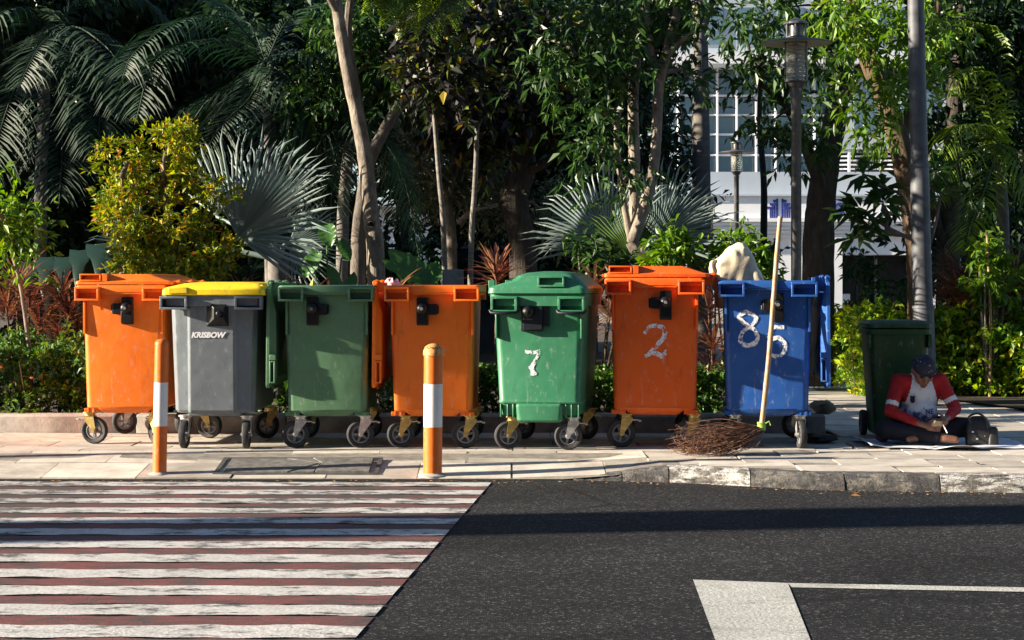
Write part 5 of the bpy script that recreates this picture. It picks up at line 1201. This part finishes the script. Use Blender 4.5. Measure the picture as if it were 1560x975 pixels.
# slender multi-stem tree
tree('multi_stem_tree', 'slender pale tree forking into three stems behind the orange-red bin', [([(990, 430, 16.6), (984, 405, 16.6), (972, 385, 16.6), (962, 368, 16.6)], (11, 11, 10)), ([(962, 368, 16.6), (955, 335, 16.6), (945, 270, 16.6), (939, 200, 16.6), (946, 140, 16.6), (925, 110, 16.5), (880, 85, 16.4)], (6, 5, 4.5, 4, 3, 2)), ([(963, 368, 16.65), (967, 310, 16.7), (966, 230, 16.7), (965, 140, 16.7), (972, 60, 16.7), (975, -40, 16.7)], (8, 9, 9, 8, 7, 6)), ([(964, 366, 16.55), (982, 315, 16.5), (996, 255, 16.5), (1001, 190, 16.5), (1004, 130, 16.5), (1018, 70, 16.5), (1035, 0, 16.5), (1040, -60, 16.5)], (9, 9, 8, 8, 8, 7, 6)), ([(1004, 125, 16.5), (992, 70, 16.5), (985, 0, 16.5)], (6, 5, 4)), ([(1006, 110, 16.5), (1030, 70, 16.4), (1075, 35, 16.3)], (5, 4, 2))],
     [(905, 175, 16.4, 52, 36, .35, 700), (870, 115, 16.4, 55, 36, .4, 800), (930, 95, 16.4, 50, 40, .4, 750), (915, 235, 16.4, 45, 28, .3, 480), (895, 50, 16.4, 60, 36, .4, 800), (965, 35, 16.5, 55, 34, .4, 700), (1060, 25, 16.4, 60, 34, .4, 700), (940, 285, 16.3, 26, 22, .2, 200), (1010, 20, 16.6, 45, 30, .35, 450), (1050, 120, 16.6, 36, 38, .3, 380), (830, 60, 16.5, 40, 36, .35, 450), (930, -40, 16.5, 150, 40, .7, 1500)],
     G['mid'], B['pale'], .115, .34, hang=.25, dens=.42)
# two slender young stems
for pts, lab, cr in (([(681, 430, 17.4), (676, 360, 17.4), (669, 270, 17.4), (661, 170, 17.4), (655, 100, 17.4)], 'slender ringed stem standing left of the grey cabinet', (650, 110)), ([(714, 430, 17.4), (718, 370, 17.4), (723, 290, 17.4), (727, 190, 17.4), (726, 120, 17.4)], 'slender ringed stem standing right of the grey cabinet', (728, 125))):
    tree('young_tree', lab, [(pts, (4.6, 4.2, 3.8, 3.4, 2.6))], [(cr[0], cr[1], 17.4, 46, 36, .3, 420), (cr[0] + 12, cr[1] - 60, 17.4, 40, 34, .3, 380)], G['purple'], B['stem'], .11, .6, group='slender stems by the cabinet')
# grey-leaved twisted tree in the middle distance
tree('olive_tree', 'small twisted tree with fine grey-green leaves in the gap between trunks', [([(690, 430, 20.5), (688, 370, 20.5), (682, 310, 20.5), (690, 260, 20.5), (685, 220, 20.5)], (9, 8, 7, 6, 4)), ([(684, 300, 20.5), (655, 262, 20.3), (640, 250, 20.2), (622, 240, 20.1)], (5, 3.5, 2)), ([(641, 251, 20.2), (655, 232, 20.2), (658, 215, 20.2)], (3, 2)), ([(700, 340, 20.3), (718, 322, 20.2), (745, 315, 20.2)], (5, 4, 2))],
     [(655, 215, 20.6, 55, 40, .5, 1700), (640, 275, 20.7, 60, 40, .5, 1700), (735, 255, 20.7, 55, 50, .5, 1900), (700, 300, 21, 70, 45, .5, 1700), (610, 240, 20.8, 40, 40, .4, 1000), (760, 320, 20.8, 40, 40, .4, 1000), (840, 330, 21, 60, 50, .5, 1500), (690, 180, 21, 60, 30, .5, 1300)],
     G['olive'], B['pale'], .07, .3, hang=0)

# coconut-like palms
def feather_palm(name, label, tr, crown, fronds, n=60, ll=.55, w=.03, mat='palm', bmat='palm', droop=.55, rads=(10, 9, 9)):
    b = P(*tr[0]); root = empty(name, (b.x, b.y, .05), 0, label, 'palm'); o = np.array(root.location)
    tr2 = [(tr[0][0], 430 + F * (CAMZ - .05) / tr[0][2], tr[0][2])] + list(tr[1:]); trunk_obj(root, 'trunk', tr2, rads, B[bmat], 14)
    for pts in fronds: frond(root, [np.array(P(*q)) for q in pts], n, ll, w, G[mat], droop)
    return root
feather_palm('feather_palm', 'dark feather palm whose long fronds arch over the golden shrub', [(414, 430, 19.5), (412, 300, 19.5), (410, 180, 19.5), (408, 100, 19.5)], None, [
    [(405, 95, 19.4), (350, 28, 18.9), (270, 34, 18.3), (205, 80, 17.8), (186, 120, 17.6)], [(405, 95, 19.4), (330, 60, 18.6), (240, 90, 17.9), (205, 190, 17.5)], [(405, 95, 19.4), (380, 150, 18.8), (330, 200, 18.3), (290, 290, 18.1)], [(405, 95, 19.4), (440, 120, 19), (480, 190, 18.8), (500, 290, 18.7)],
    [(405, 95, 19.4), (470, 80, 19), (530, 130, 18.9), (560, 220, 18.8)], [(405, 95, 19.4), (380, 40, 19.5), (300, -20, 19.6), (200, -40, 19.6)], [(405, 95, 19.4), (440, 30, 19.6), (500, 10, 19.8), (560, 60, 20)], [(405, 95, 19.4), (360, 130, 19.5), (310, 160, 19.6), (260, 250, 19.7)], [(405, 95, 19.4), (420, 160, 18.9), (440, 230, 18.7), (445, 320, 18.6)]])
feather_palm('feather_palm', 'dark feather palm spreading its fronds above the hedge', [(60, 430, 20), (62, 300, 20), (66, 180, 20), (70, 70, 20)], None, [
    [(70, 70, 20), (110, 40, 19.2), (160, 70, 18.6), (185, 110, 18.2), (192, 185, 18)], [(70, 70, 20), (90, 50, 19.2), (60, 70, 18.4), (25, 140, 18)], [(70, 70, 20), (130, 90, 19.3), (150, 160, 18.8), (150, 240, 18.5)], [(70, 70, 20), (30, 120, 19.4), (0, 200, 19), (-20, 290, 18.8)], [(70, 70, 20), (90, 140, 19.3), (95, 220, 19), (90, 310, 18.8)], [(70, 70, 20), (50, 20, 19.5), (0, 20, 19), (-50, 90, 18.8)], [(70, 70, 20), (120, 0, 20), (200, -10, 20), (280, 50, 20)]])
feather_palm('feather_palm', 'feather palm with drooping fronds just behind the pale leaning tree', [(520, 430, 19.0), (522, 350, 19.0), (528, 260, 19), (535, 200, 19)], None, [
    [(535, 200, 19), (575, 205, 18.6), (615, 270, 18.4), (640, 400, 18.3)], [(535, 200, 19), (560, 190, 18.6), (600, 240, 18.6), (610, 360, 18.5)], [(535, 200, 19), (500, 200, 18.7), (470, 260, 18.6), (460, 350, 18.5)], [(535, 200, 19), (490, 160, 19), (450, 180, 19), (420, 260, 19)], [(535, 200, 19), (560, 140, 19), (610, 130, 19), (660, 190, 19)], [(535, 200, 19), (515, 230, 18.6), (505, 300, 18.5), (500, 380, 18.5)]], ll=.42, w=.022)
feather_palm('feather_palm', 'green feather palm with arching fronds right of the steel pole', [(1530, 430, 20.5), (1528, 350, 20.5), (1525, 280, 20.5), (1522, 220, 20.5)], None, [
    [(1522, 220, 20.5), (1490, 120, 20), (1460, 110, 19.8), (1440, 150, 19.7)], [(1522, 220, 20.5), (1480, 230, 20), (1440, 270, 19.8), (1420, 320, 19.7)], [(1522, 220, 20.5), (1490, 190, 20), (1450, 200, 19.8), (1430, 250, 19.7)], [(1522, 220, 20.5), (1540, 120, 20.4), (1580, 100, 20.3), (1620, 160, 20.2)], [(1522, 220, 20.5), (1500, 290, 20), (1480, 340, 19.8), (1470, 390, 19.7)], [(1522, 220, 20.5), (1550, 240, 20.2), (1580, 300, 20), (1600, 370, 19.9)], [(1522, 220, 20.5), (1510, 100, 20.3), (1500, 50, 20.2), (1470, 30, 20)]], n=46, ll=.4, w=.03, mat='palmb')
# smooth grey palm trunk farther back
rp = tree('royal_palm', 'smooth grey palm trunk in front of the white building', [([(1070, 430, 27), (1069, 330, 27), (1068, 220, 27), (1067, 100, 27), (1065, -40, 27), (1065, -140, 27)], (15, 14.5, 13.5, 12, 11, 10))], [], None, B['palm'], cat='palm')
for k in range(8):
    c = P(1065, -140, 27); az = k * .8; e = (c.x + 2.2 * math.cos(az), c.y + 2.2 * math.sin(az), c.z + .1); mpt = (c.x + 1.2 * math.cos(az), c.y + 1.2 * math.sin(az), c.z + .8)
    frond(rp, [tuple(c), mpt, e, (e[0] + .4 * math.cos(az), e[1] + .4 * math.sin(az), e[2] - .9)], 36, .6, .04, G['palm'])

# big trees on the right
tree('park_tree', 'broad dark-trunked tree rising directly behind the tall garden lamp', [([(1244, 430, 20.5), (1247, 370, 20.5), (1252, 300, 20.5), (1262, 235, 20.5), (1274, 170, 20.5), (1276, 100, 20.5), (1262, 20, 20.5), (1255, -60, 20.5)], (27, 24, 22, 19, 17, 14, 11, 8)), ([(1252, 290, 20.4), (1225, 215, 20.3), (1195, 160, 20.1), (1150, 120, 20)], (11, 9, 6, 3)), ([(1275, 160, 20.4), (1310, 110, 20.2), (1340, 60, 20)], (8, 6, 3))],
     [(1150, 110, 19.9, 42, 32, .4, 420), (1195, 70, 19.8, 48, 34, .4, 600), (1168, 190, 19.8, 34, 30, .35, 300), (1205, 215, 19.8, 26, 34, .35, 380), (1130, 30, 19.9, 55, 30, .4, 600), (1250, 60, 19.7, 46, 36, .4, 650), (1235, 150, 19.7, 26, 28, .3, 320), (1290, 30, 19.8, 50, 34, .4, 650), (1205, 10, 19.9, 60, 30, .5, 650), (1240, 225, 19.6, 24, 34, .3, 340), (1290, 110, 19.7, 30, 26, .3, 320)],
     G['mid'], B['rough'], .125, .36, hang=.3, dens=.5)
tree('lit_bark_tree', 'leaning tree with warm brown bark next to the steel pole', [([(1402, 430, 19.0), (1398, 400, 19.0), (1392, 340, 19), (1384, 280, 19), (1368, 210, 19), (1348, 150, 19), (1322, 90, 19), (1302, 20, 19), (1290, -50, 19)], (19, 17, 17, 18, 17, 14, 11, 8)), ([(1372, 215, 19), (1395, 140, 19), (1420, 70, 19.1), (1430, 0, 19.1)], (10, 8, 7, 5)), ([(1350, 155, 19), (1330, 110, 18.9), (1335, 60, 18.8)], (6, 4, 2))],
     [(1325, 55, 18.5, 55, 36, .4, 900), (1380, 45, 18.5, 50, 36, .4, 850), (1345, 120, 18.4, 40, 28, .3, 560), (1310, 165, 18.4, 34, 26, .3, 420), (1362, 180, 18.4, 30, 24, .3, 260), (1325, 215, 18.5, 30, 22, .3, 240), (1420, 40, 18.6, 45, 36, .4, 700), (1300, 10, 18.6, 60, 30, .4, 800), (1380, 120, 18.5, 30, 30, .3, 380)],
     G['bright'], B['brown'], .115, .36, hang=.28, dens=.45)
tree('park_tree', 'dark upright tree between the steel pole and the feather palm', [([(1442, 430, 21), (1446, 350, 21), (1450, 250, 21), (1456, 150, 21), (1462, 40, 21), (1465, -60, 21)], (20, 17, 15, 13, 11, 9)), ([(1444, 400, 21), (1425, 330, 20.9), (1415, 260, 20.9)], (9, 7, 4))],
     [(1480, 40, 20.5, 60, 50, .5, 1200), (1530, 90, 20.8, 55, 50, .5, 1200), (1490, 130, 21, 45, 40, .4, 800), (1550, 30, 20.6, 60, 50, .5, 1200), (1420, 200, 21, 30, 34, .3, 360), (1540, 190, 21.3, 50, 50, .5, 900), (1500, 240, 21.6, 50, 50, .5, 900), (1550, 300, 21.4, 50, 50, .5, 1000)],
     G['dark'], B['rough'], .13, .42, hang=.25)
# plumeria in front of the entrance: big separate leaves
pr = empty('plumeria', (P(1395, 430, 18.6).x, 18.6, .03), 0, 'plumeria with large dark pointed leaves in front of the entrance', 'shrub'); o = np.array(pr.location)
tips = []
for pts in ([(1400, 430, 18.6), (1390, 365, 18.5), (1360, 358, 18.4), (1320, 345, 18.3)], [(1390, 365, 18.5), (1350, 345, 18.3), (1312, 318, 18.2)], [(1385, 362, 18.5), (1345, 352, 18.3), (1302, 362, 18.2)], [(1350, 345, 18.3), (1352, 325, 18.2), (1344, 310, 18.2)], [(1400, 430, 18.6), (1425, 340, 18.5), (1432, 300, 18.4)], [(1400, 430, 18.6), (1410, 330, 18.5), (1425, 260, 18.4)], [(1312, 340, 18.3), (1290, 330, 18.3), (1285, 325, 18.3)], [(1400, 430, 18.6), (1380, 310, 18.4), (1345, 285, 18.3)], [(1345, 285, 18.3), (1325, 275, 18.2), (1315, 265, 18.2)]):
    c = catmull(path3(pts), 5); a = MB(); a.tube([q - o for q in c], [.02, .014], 8); a.build('branch', B['grey'], pr, smooth=60); tips.append(c[-1])
for t in tips:
    k = 15; az = rng.random(k) * 6.28; el = rng.uniform(-.75, 1.0, k); d = np.stack([np.cos(az) * np.cos(el), np.sin(az) * np.cos(el), np.sin(el)], 1)
    for i in range(k):
        v, f = leaf_arrays((t - o)[None] + d[i:i + 1] * .03, d[i:i + 1], [random.uniform(.2, .32)], [.085], .12, .25, np.array([[0, 0, 1.]]))
        link('leaf', np_mesh('leaf', v, f, G['mid']), None, pr)
small_plant('small_tree', 1310, 430, 20.6, [(1304, 402, 0, 18), (1322, 412, .1, 18), (1345, 430, .2, 22), (1360, 450, 0, 20), (1335, 462, -.3, 22), (1375, 465, -.2, 18), (1300, 470, -.2, 14)], G['mid'], .11, .36, 70, 'bushy young tree in front of the dark entrance', cat='shrub')
small_plant('leafy_plant', 1120, 430, 15.6, [(1105, 375, 0, 16), (1125, 362, .1, 18), (1145, 385, 0, 18), (1160, 400, .1, 18), (1090, 400, .1, 16), (1175, 415, 0, 16), (1140, 410, -.1, 20)], G['bright'], .10, .36, 90, 'leafy green plant sprouting behind the cream sack')
small_plant('leafy_plant', 1015, 430, 15.6, [(1005, 372, 0, 20), (1028, 365, 0, 18), (1018, 388, -.1, 22), (1045, 385, .1, 16), (1000, 400, 0, 16)], G['bright'], .11, .42, 80, 'light green plant sprouting behind the orange-red bin')
small_plant('leafy_plant', 905, 430, 15.7, [(880, 375, 0, 16), (905, 385, 0, 18), (930, 395, 0, 18), (895, 405, 0, 18), (950, 405, .1, 16)], G['mid'], .10, .38, 80, 'dark leafy plant at the foot of the grey-green fan palm')
small_plant('leafy_plant', 1505, 430, 18.9, [(1490, 385, 0, 20), (1515, 380, 0, 22), (1530, 405, 0, 22), (1500, 415, -.1, 24), (1520, 440, 0, 24), (1495, 450, 0, 18)], G['bright'], .11, .42, 120, 'light green staked plant among the brown cordylines')
a = MB(); p = P(1508, 430, 18.8); a.tube([(0, 0, 0), (.01, 0, .8), (-.03, 0, 1.7)], [.016, .013], 8); tag(a.build('wooden_stake', M['bamboo'], None, loc=(p.x, 18.8, .02)), 'wooden stake standing among the brown cordylines', 'stake')
# sapling at the far left
tree('sapling', 'thin bare-stemmed sapling with a leafy top in the hedge', [([(50, 430, 15.2), (45, 540, 15.2), (38, 480, 15.2), (28, 420, 15.2), (15, 375, 15.2), (8, 340, 15.2)], (3.6, 3.4, 3, 2.6, 2))], [(10, 325, 15.2, 40, 30, .25, 420), (25, 375, 15.2, 22, 20, .2, 140), (-30, 330, 15.2, 40, 40, .3, 400)], G['bright'], B['pale'], .085, .45, cat='tree')
# cordylines
cordyline(35, 470, 15.9, [(25, 430, 0), (45, 455, -.1), (10, 470, .05), (60, 490, -.1)], 'tall reddish cordyline rising from the left hedge', n=60, L=.44)
cordyline(100, 480, 15.8, [(95, 440, 0), (105, 470, -.1), (88, 500, -.1), (118, 490, 0)], 'reddish cordyline right next to the first orange bin', n=56, L=.36)
cordyline(752, 430, 15.7, [(757, 414, 0)], 'red cordyline rosette showing between an orange bin and the domed bin', n=70, L=.34, w=.034, upb=.85)
cordyline(605, 430, 15.5, [(607, 440, 0)], 'red cordyline tips behind the orange bin with open lid', n=30, L=.26)
cordyline(460, 430, 15.6, [(440, 440, 0), (480, 446, 0), (500, 445, 0)], 'short red cordyline tips behind the faded green bin', n=24, L=.22)
cordyline(350, 430, 15.6, [(368, 440, 0)], 'short red cordyline tips behind the yellow lid', n=26, L=.24)
cordyline(905, 430, 15.6, [(905, 430, 0), (930, 470, -.1), (895, 500, -.1), (950, 430, 0)], 'red cordyline in the gap beside the domed green bin', n=50, L=.32)
cordyline(1085, 430, 15.6, [(1080, 470, 0), (1085, 520, -.1), (1090, 435, 0), (1078, 560, -.1)], 'red cordyline in the gap between orange-red and blue bins', n=50, L=.34)
for k, (px, py, lab) in enumerate(((1460, 440, 'dry brown cordyline directly beside the steel pole'), (1545, 430, 'dry brown cordyline right of the wooden stake'), (1488, 470, 'low dry brown cordyline at the back of the bright hedge'))):
    cordyline(px, 430, 19.6 - .2 * k, [(px, py, 0), (px + 14, py + 25, -.1), (px - 12, py + 20, .1), (px + 4, py - 25, .1)], lab, 'corddry', .5, 70, 'dry cordyline plants')
# broad leaves
def big_leaf(parent, base, c, nrm, up, L, W, mat):
    o = np.array(parent.location); c = np.array(c, float); nrm = unit(np.array(nrm, float)); up = np.array(up, float); up = unit(up - nrm * nrm.dot(up)); sd = np.cross(up, nrm); V = []; n = 30
    V = []; rows = []
    for i in range(n + 1):
        t = i / n; w = W * (math.sin(math.pi * min(1, t * .92 + .08)) ** .7) * (1 - .25 * t); w = w if i < n else 0; z = -.18 * L * t * t + .05 * L * t; row = []
        for q in (-1, -.5, 0, .5, 1): row.append(c + up * L * (t - .25 - (.12 * abs(q) if t < .2 else 0)) + sd * w * .5 * q + nrm * (z + .10 * W * abs(q) + (.011 * L / .4) * math.sin(34 * t - 7 * abs(q))))
        V += row
    Fc = [(i * 5 + j, i * 5 + j + 1, (i + 1) * 5 + j + 1, (i + 1) * 5 + j) for i in range(n) for j in range(4)]
    lo = link('leaf', np_mesh('leaf', np.array(V) - o, np.array(Fc), mat, True), None, parent); b = np.array(base, float)
    a = MB(); a.tube(catmull([b - o, (b + c) / 2 - o + np.array((0, 0, .06)), c - o], 4), [.014, .008], 6); a.build('leaf_stalk', mat, lo); return lo
ee = empty('elephant_ear', (P(600, 430, 16).x, 16, .05), 0, 'elephant ear plant with huge glossy green leaf behind the bins', 'plant')
gb = (P(605, 430, 16).x, 16, .1)
big_leaf(ee, gb, P(612, 405, 15.9), (.2, -.8, .6), (.75, 0, -.45), .46, .32, G['broad']); big_leaf(ee, gb, P(655, 425, 15.9), (.1, -.8, .6), (.3, 0, 1), .3, .2, G['broad']); big_leaf(ee, gb, P(512, 428, 15.9), (-.2, -.8, .5), (-.5, 0, 1), .28, .12, G['broad']); big_leaf(ee, gb, P(535, 435, 16), (0, -.8, .5), (.1, 0, 1), .2, .11, G['broad'])
e2 = empty('elephant_ear', (P(500, 430, 17).x, 17, .05), 0, 'dark elephant ear plant between the fan palm and the leaning tree', 'plant'); gb = (P(500, 430, 17).x, 17, .1)
big_leaf(e2, gb, P(498, 350, 16.9), (-.2, -.9, .4), (.3, 0, -1), .24, .2, G['broad']); big_leaf(e2, gb, P(522, 375, 16.9), (.3, -.9, .4), (.5, 0, -1), .2, .14, G['broad']); big_leaf(e2, gb, P(478, 395, 16.9), (-.3, -.9, .4), (-.4, 0, -1), .26, .2, G['broad'])
ag = empty('agave', (P(110, 430, 16.8).x, 16.8, .05), 0, 'dark broad-leaved plant with folded strap leaves left of the golden shrub', 'plant'); o = np.array(ag.location)
for (x, y, x2) in ((70, 398, 66), (95, 398, 92), (120, 388, 118), (145, 380, 150), (165, 395, 172), (45, 405, 36)):
    a = MB(); w = .09; pts = catmull([(P(110, 430, 16.8).x * .3 + P(x, 0, 16.8).x * .7, 16.8, .2), tuple(P(x, y + 12, 16.7)), tuple(P(x, y, 16.6)), tuple(P(x2, y + 30, 16.45)), tuple(P(x2, y + 60, 16.4))], 5); v = []
    for i, q in enumerate(pts):
        ww = w * (1 if i < len(pts) * .6 else 1.6 * (1 - i / len(pts)) + .05); v += [(q[0] - ww - o[0], q[1] + .02 - o[1], q[2] - o[2]), (q[0] - o[0], q[1] - o[1], q[2] - .01 - o[2]), (q[0] + ww - o[0], q[1] + .02 - o[1], q[2] - o[2])]
    a.add(v, [(3 * i + j, 3 * i + j + 1, 3 * i + j + 4, 3 * i + j + 3) for i in range(len(pts) - 1) for j in (0, 1)]); a.build('leaf', G['agave'], ag, smooth=70)
# feathery bright tree whose branch hangs into the top of the view
ft = empty('feathery_tree', (-3.2, 12.4 + 2.6, .05), 0, 'bright feathery leaves hanging in at the top of the view', 'tree'); o = np.array(ft.location)
ft.location = (P(574, 0, 17.6).x, 17.6, .05); o = np.array(ft.location)
for (x0, y0, x1, y1, n) in ((640, -70, 585, 15, 0), (650, -60, 612, 30, 0), (665, -60, 640, 45, 0), (620, -80, 560, -10, 0), (700, -70, 670, 20, 0), (680, -90, 690, -5, 0)):
    pts = [np.array(P(x0, y0, 16.2)), np.array(P((x0 + x1) / 2, (y0 + y1) / 2 - 14, 16)), np.array(P(x1, y1, 15.9))]; c = np.array(catmull(pts, 8))
    V, Fc = [], []; k = 0
    for i in range(3, len(c), 1):
        for sg in (-1, 1):
            for tt in (0, .5):
                q0 = c[i - 1] * (1 - tt) + c[i] * tt; dd = unit(c[i] - c[i - 1]); sd = unit(np.cross(dd, (0, 1., .2))) * sg; l = .26 * (1 - .6 * i / len(c)) + .05
                v, f, _ = frond_arrays([q0, q0 + (sd + dd * .5) * l * .5, q0 + (sd + dd * .7) * l - np.array((0, 0, .02))], 13, .042, .017, .2, 65, False); V.append(v); Fc.append(f + k); k += len(v)
    fo = link('frond', np_mesh('frond', np.concatenate(V) - o, np.concatenate(Fc), G['palmb']), None, ft); fo['kind'] = 'stuff'; a = MB(); a.tube([q - o for q in c[::2]], [.008, .003], 5); a.build('rachis', G['palmb'], fo)
a = MB(); a.tube(catmull([np.array((0, 0, 0.)), np.array(P(566, 300, 17.6)) - o, np.array(P(548, 170, 17.6)) - o, np.array(P(530, 40, 17.4)) - o, np.array(P(560, -80, 16.8)) - o, np.array(P(650, -100, 16.2)) - o, np.array(P(700, -80, 16.2)) - o], 4), [.05, .045, .035, .02], 8); 
bo = a.build('trunk', B['grey'], ft)
# foreground branch of dark leaves in the top left corner and mid-distance dark crowns
def far_tree(px, d, top, clumps, mat, label, L=.16, r=12, bm='rough'):
    return tree('garden_tree', label, [([(px, 430, d), (px + 4, 300, d), (px - 3, 180, d), (px + 3, top, d)], (r, r * .85, r * .65, r * .45))], clumps, G[mat], B[bm], L, .45, 'trees in the dark garden behind', hang=.2, tw=.4)
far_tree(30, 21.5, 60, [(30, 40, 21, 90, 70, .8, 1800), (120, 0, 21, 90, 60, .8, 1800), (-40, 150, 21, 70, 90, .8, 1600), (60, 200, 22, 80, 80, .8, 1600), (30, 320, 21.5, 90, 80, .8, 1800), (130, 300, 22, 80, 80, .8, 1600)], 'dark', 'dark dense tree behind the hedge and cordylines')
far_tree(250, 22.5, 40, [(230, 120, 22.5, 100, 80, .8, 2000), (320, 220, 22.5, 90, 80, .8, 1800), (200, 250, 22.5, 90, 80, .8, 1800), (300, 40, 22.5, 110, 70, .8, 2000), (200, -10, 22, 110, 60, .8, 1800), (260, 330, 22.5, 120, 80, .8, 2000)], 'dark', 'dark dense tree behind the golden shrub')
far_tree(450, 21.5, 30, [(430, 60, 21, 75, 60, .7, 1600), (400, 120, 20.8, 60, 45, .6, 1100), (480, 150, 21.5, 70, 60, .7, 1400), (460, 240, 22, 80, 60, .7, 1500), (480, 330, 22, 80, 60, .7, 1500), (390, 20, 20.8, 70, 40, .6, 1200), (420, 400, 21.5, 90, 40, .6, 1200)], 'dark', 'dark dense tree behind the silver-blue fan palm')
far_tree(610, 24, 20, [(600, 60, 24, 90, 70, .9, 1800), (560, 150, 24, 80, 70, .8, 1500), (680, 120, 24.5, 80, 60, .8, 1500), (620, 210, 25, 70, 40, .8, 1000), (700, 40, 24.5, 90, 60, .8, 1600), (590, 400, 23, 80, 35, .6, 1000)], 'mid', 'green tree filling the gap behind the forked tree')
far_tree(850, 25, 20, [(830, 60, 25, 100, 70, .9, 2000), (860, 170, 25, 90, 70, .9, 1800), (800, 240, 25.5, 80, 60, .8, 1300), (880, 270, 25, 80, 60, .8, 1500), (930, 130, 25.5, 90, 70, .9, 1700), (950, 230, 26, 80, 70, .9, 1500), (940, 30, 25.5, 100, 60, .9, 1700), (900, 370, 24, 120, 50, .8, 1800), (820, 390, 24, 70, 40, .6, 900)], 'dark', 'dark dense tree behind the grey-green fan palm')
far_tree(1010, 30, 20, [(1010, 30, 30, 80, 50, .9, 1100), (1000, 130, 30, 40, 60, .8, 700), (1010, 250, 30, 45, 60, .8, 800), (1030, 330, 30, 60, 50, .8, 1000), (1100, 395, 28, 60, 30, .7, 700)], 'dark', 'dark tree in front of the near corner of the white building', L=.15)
far_tree(1160, 31, 60, [(1190, 120, 31, 40, 40, .7, 400)], 'mid', 'slender tree beside the far garden lamp', L=.14, r=6)
far_tree(1560, 24, 20, [(1560, 60, 24, 90, 70, .9, 1800), (1590, 200, 24, 80, 90, .9, 1800), (1560, 330, 24, 70, 80, .8, 1500), (1500, 30, 24, 80, 60, .8, 1500), (1540, 420, 22.5, 60, 40, .6, 900)], 'dark', 'dark tree behind the feather palm on the path side')
# garden continuing to the left, outside the view: it keeps the depths of the garden in shade
for k, (x, y, lab) in enumerate(((-9.6, 21.0, 'broad shade tree growing in the garden beyond the hedge'), (-10.2, 23.4, 'tall shade tree growing deeper in the garden'), (-9.2, 26.5, 'tallest shade tree at the back of the garden'))):
    root = empty('shade_tree', (x, y, .05), 0, lab, 'tree', 'shade trees at the side of the garden'); a = MB(); a.tube([(0, 0, 0), (.1, 0, 2), (0, .1, 4.5)], [.22, .17, .08], 12, jit=.1); a.build('trunk', B['rough'], root, smooth=60)
    hz = (3.2, 3.6, 3.6, 4.2)[k]; cl = [((rng.uniform(-1.3, 1.3), rng.uniform(-1.5, 1.5) * (1 if k < 3 else .4), hz + rng.uniform(-2.4, 2.6) * (1 if k < 3 else .5)), (1.0, 1.0, .8), 700) for _ in range(14 if k < 3 else 7)]
    v, f = clump_leaves(cl, .24, .5, 7, .4); link('crown', np_mesh('crown', v, f, G['dark']), None, root)
# the wood beyond
cl = []
for _ in range(150):
    px = rng.uniform(-350, 960); py = rng.uniform(-260, 420); d = rng.uniform(27, 33)
    if 500 < px < 640 and 300 < py < 380: continue
    cl.append((np.array(P(px, py, d)), (1.0, .9, .85), 420))
for _ in range(45):
    px = rng.uniform(1440, 1950); py = rng.uniform(-260, 400); d = rng.uniform(27, 33); cl.append((np.array(P(px, py, d)), (1.0, .9, .85), 420))
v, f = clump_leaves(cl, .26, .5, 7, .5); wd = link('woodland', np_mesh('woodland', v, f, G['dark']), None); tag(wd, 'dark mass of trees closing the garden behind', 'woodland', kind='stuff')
